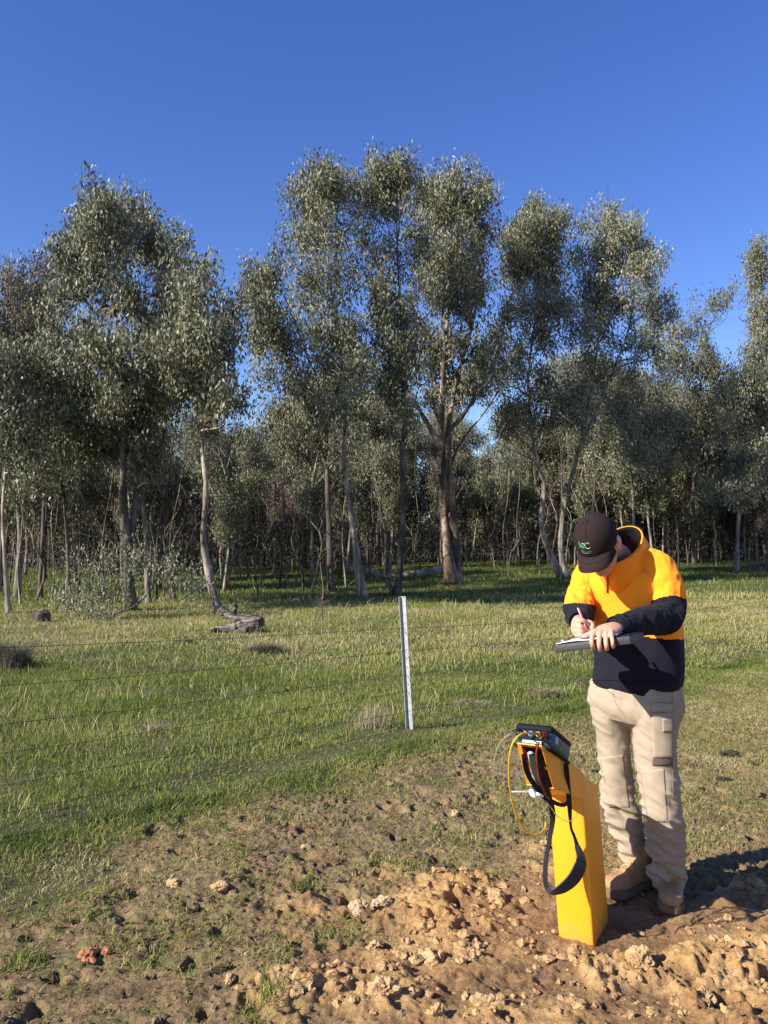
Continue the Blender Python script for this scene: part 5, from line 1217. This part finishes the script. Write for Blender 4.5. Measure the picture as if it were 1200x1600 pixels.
seamline([(958, 1082), (961, 1095), (966, 1106), (974, 1115), (979, 1128)]); seamline([(1019, 1112), (1024, 1150), (1022, 1184)]); seamline([(1051, 1085), (1052, 1130), (1051, 1190), (1052, 1250)]); seamline([(1046, 1083), (1049, 1090), (1050, 1098)])

# --- boots
def boot(toe, heel, zt, name='boot'):
    toe = Vector(toe); heel = Vector(heel); fx = (toe - heel); L_ = fx.length; fx.normalize(); sx = fx.cross(Vector((0, 0, 1)))
    def B(a, s, z): return heel + fx * a + sx * s + Vector((0, 0, z + zt))
    prt = [loft([B(.012, 0, .045), B(.05, 0, .055), B(.11, 0, .060), B(.16, 0, .052), B(.205, 0, .044), B(.245, 0, .040), B(.278, 0, .034)], [(.026, .030), (.036, .045), (.040, .052), (.044, .044), (.049, .038), (.049, .036), (.034, .026)], 24, ref=tuple(sx), n=22, power=2.3),
           loft([B(.065, 0, .05), B(.068, 0, .10), B(.068, 0, .15), B(.066, 0, .185)], [(.038, .054), (.042, .056), (.046, .056), (.048, .058)], 24, ref=tuple(sx), n=14),
           loft([B(.10, 0, .12), B(.14, 0, .085), B(.18, 0, .066)], [.026, .030, .030], 14, n=8)]
    me, co, no = union(prt, .004, 'boot', 3)
    co = co + no * (fbm(co, 26, 3, 5) * .0030 + ridg(co * [1, 1, 1.8], 24, 2, 8) * .0016)[:, None]; co[:, 2] = np.maximum(co[:, 2], zt + .014)
    o = finish(me, co, [boot_m], name)
    outl = [(.0, .022), (.02, .036), (.07, .040), (.13, .042), (.19, .053), (.235, .056), (.268, .046), (.288, .022)]
    ring = [B(a, s, 0) for a, s in outl] + [B(a, -s, 0) for a, s in reversed(outl)]; n_ = len(ring); V = [p_ + Vector((0, 0, -.012)) for p_ in ring] + [p_ + Vector((0, 0, .022)) for p_ in ring]
    add_child('sole', [(V, [tuple(reversed(range(n_))), tuple(range(n_, 2 * n_))] + [(i, (i + 1) % n_, (i + 1) % n_ + n_, i + n_) for i in range(n_)])], [sole_m], o, False, .004)
    bt = BVHTree.FromPolygons([Vector(v) for v in co.tolist()], [tuple(p.vertices) for p in me.polygons])
    lp = []
    for k_, a in enumerate((.115, .130, .145, .160, .176)):
        row = []
        for s in np.linspace(-.026, .026, 9):
            o_ = B(a - .03 + abs(s) * .0, s, .30); d_ = (fx * .10 + Vector((0, 0, -1))).normalized(); r_ = bt.ray_cast(o_, d_)
            if r_[0]: row.append(r_[0] + r_[1] * .0025 + fx * (s * .25 * (-1) ** k_))
        if len(row) > 3: lp.append(loft(row, [.0026] * len(row), 6))
    if lp: add_child('laces', lp, [lace_m], o)
    # stitched toe-cap edge
    row = []
    for s in np.linspace(-.045, .045, 13):
        r_ = bt.ray_cast(B(.205 + .02 * (1 - (s / .045) ** 2) * -1, s, .25), Vector((0, 0, -1)))
        if r_[0]: row.append(r_[0] + r_[1] * .001)
    if len(row) > 3: add_child('toe_seam', [loft(row, [.0022] * len(row), 6)], [boot_m], o)
    return o
gzb = G(1.22, 3.62); boot((1.205, 3.545), (1.305, 3.815), gzb + .002) if False else None
def v3(a, b): return (a, b, 0)
def foot_z(t, h): return max(G(t[0] + (h[0] - t[0]) * k_, t[1] + (h[1] - t[1]) * k_) for k_ in (0, .25, .5, .75, 1))
boot(v3(1.205, 3.545), v3(1.300, 3.815), foot_z((1.205, 3.545), (1.300, 3.815)) + .008)
boot(v3(.982, 3.695), v3(1.225, 3.85), foot_z((.982, 3.695), (1.225, 3.85)) + .006)

# ------------------------------------------------------------------ clipboard, paper, pen
A_, B_ = P(867, 1014.5, 3.345), P(985, 1000, 3.195)
ex = (B_ - A_).normalized(); ey = Vector((0, 0, 1)).cross(ex).normalized(); ey = (ey + Vector((0, 0, .0))).normalized(); ez = ex.cross(ey).normalized()
CM = Matrix((ex, ey, ez)).transposed(); cc_ = (A_ + B_) / 2 + ey * .115
cb = thing('clipboard', 'dark grey box clipboard held level with white paper on top', 'clipboard', cc_)
fold_m = mat('dark_folder', (.035, .034, .036), .55, .4, bump=.2, bscale=120); paper_m = mat('paper', (.78, .79, .82), .8, .2)
def cbox(c, s): return boxv(cc_ + CM @ Vector(c), s, CM)
LB = (B_ - A_).length
mb = MB(); mb.add(*cbox((0, 0, 0), (LB, .232, .031))); link('folder_box', bevel(mb.mesh('folder_box', [fold_m]), .004, 2), cb)
mb = MB(); mb.add(*cbox((.0, .002, .0175), (LB - .008, .226, .003))); link('lid', bevel(mb.mesh('lid', [rubber]), .001, 1), cb)
mb = MB(); V = []; F = []
for j in range(9):
    for i in range(13): V.append(cc_ + CM @ Vector((-.148 + .250 * i / 12, -.108 + .205 * j / 8, .0200 + .0025 * math.sin(i * .7) * (j / 8.) + .008 * (i / 12) ** 4 + .004 * math.exp(-((j - 0) / 2.) ** 2) * math.sin(i * .5))))
for j in range(8):
    for i in range(12): a = j * 13 + i; F.append((a, a + 1, a + 14, a + 13))
mb.add(V, F); pme = mb.mesh('paper', [paper_m]); po = link('paper', pme, cb); sm = po.modifiers.new('thick', 'SOLIDIFY'); sm.thickness = .0015
mb = MB(); mb.add(*cbox((-.145, .02, .024), (.014, .09, .008))); link('clip', bevel(mb.mesh('clip', [mat('clip_steel', (.25, .25, .26), .35, .5, metal=.8)]), .002, 2), cb)
pen_r = mat('pen_red', (.62, .05, .03), .3, .5); pa, pc = P(919, 990, 3.345), P(904, 951, 3.40); pd = (pc - pa).normalized()
pen = thing('pen', 'slim red ballpoint pen held in the writing hand', 'pen', pa)
mb = MB(); mb.add(*loft([pa + pd * .012, pa + pd * .03, pc], [.0028, .0046, .0044], 12)); link('barrel', mb.mesh('barrel', [pen_r]), pen)
mb = MB(); mb.add(*loft([pa, pa + pd * .012], [.0006, .0026], 10)); link('tip', mb.mesh('tip', [rubber]), pen)
mb = MB(); mb.add(*loft([pc - pd * .045 + Vector((-.0035, -.0035, 0)), pc + pd * .004 + Vector((-.0035, -.0035, 0))], [.0016, .0016], 6)); link('pocket_clip', mb.mesh('pocket_clip', [paper_m]), pen)
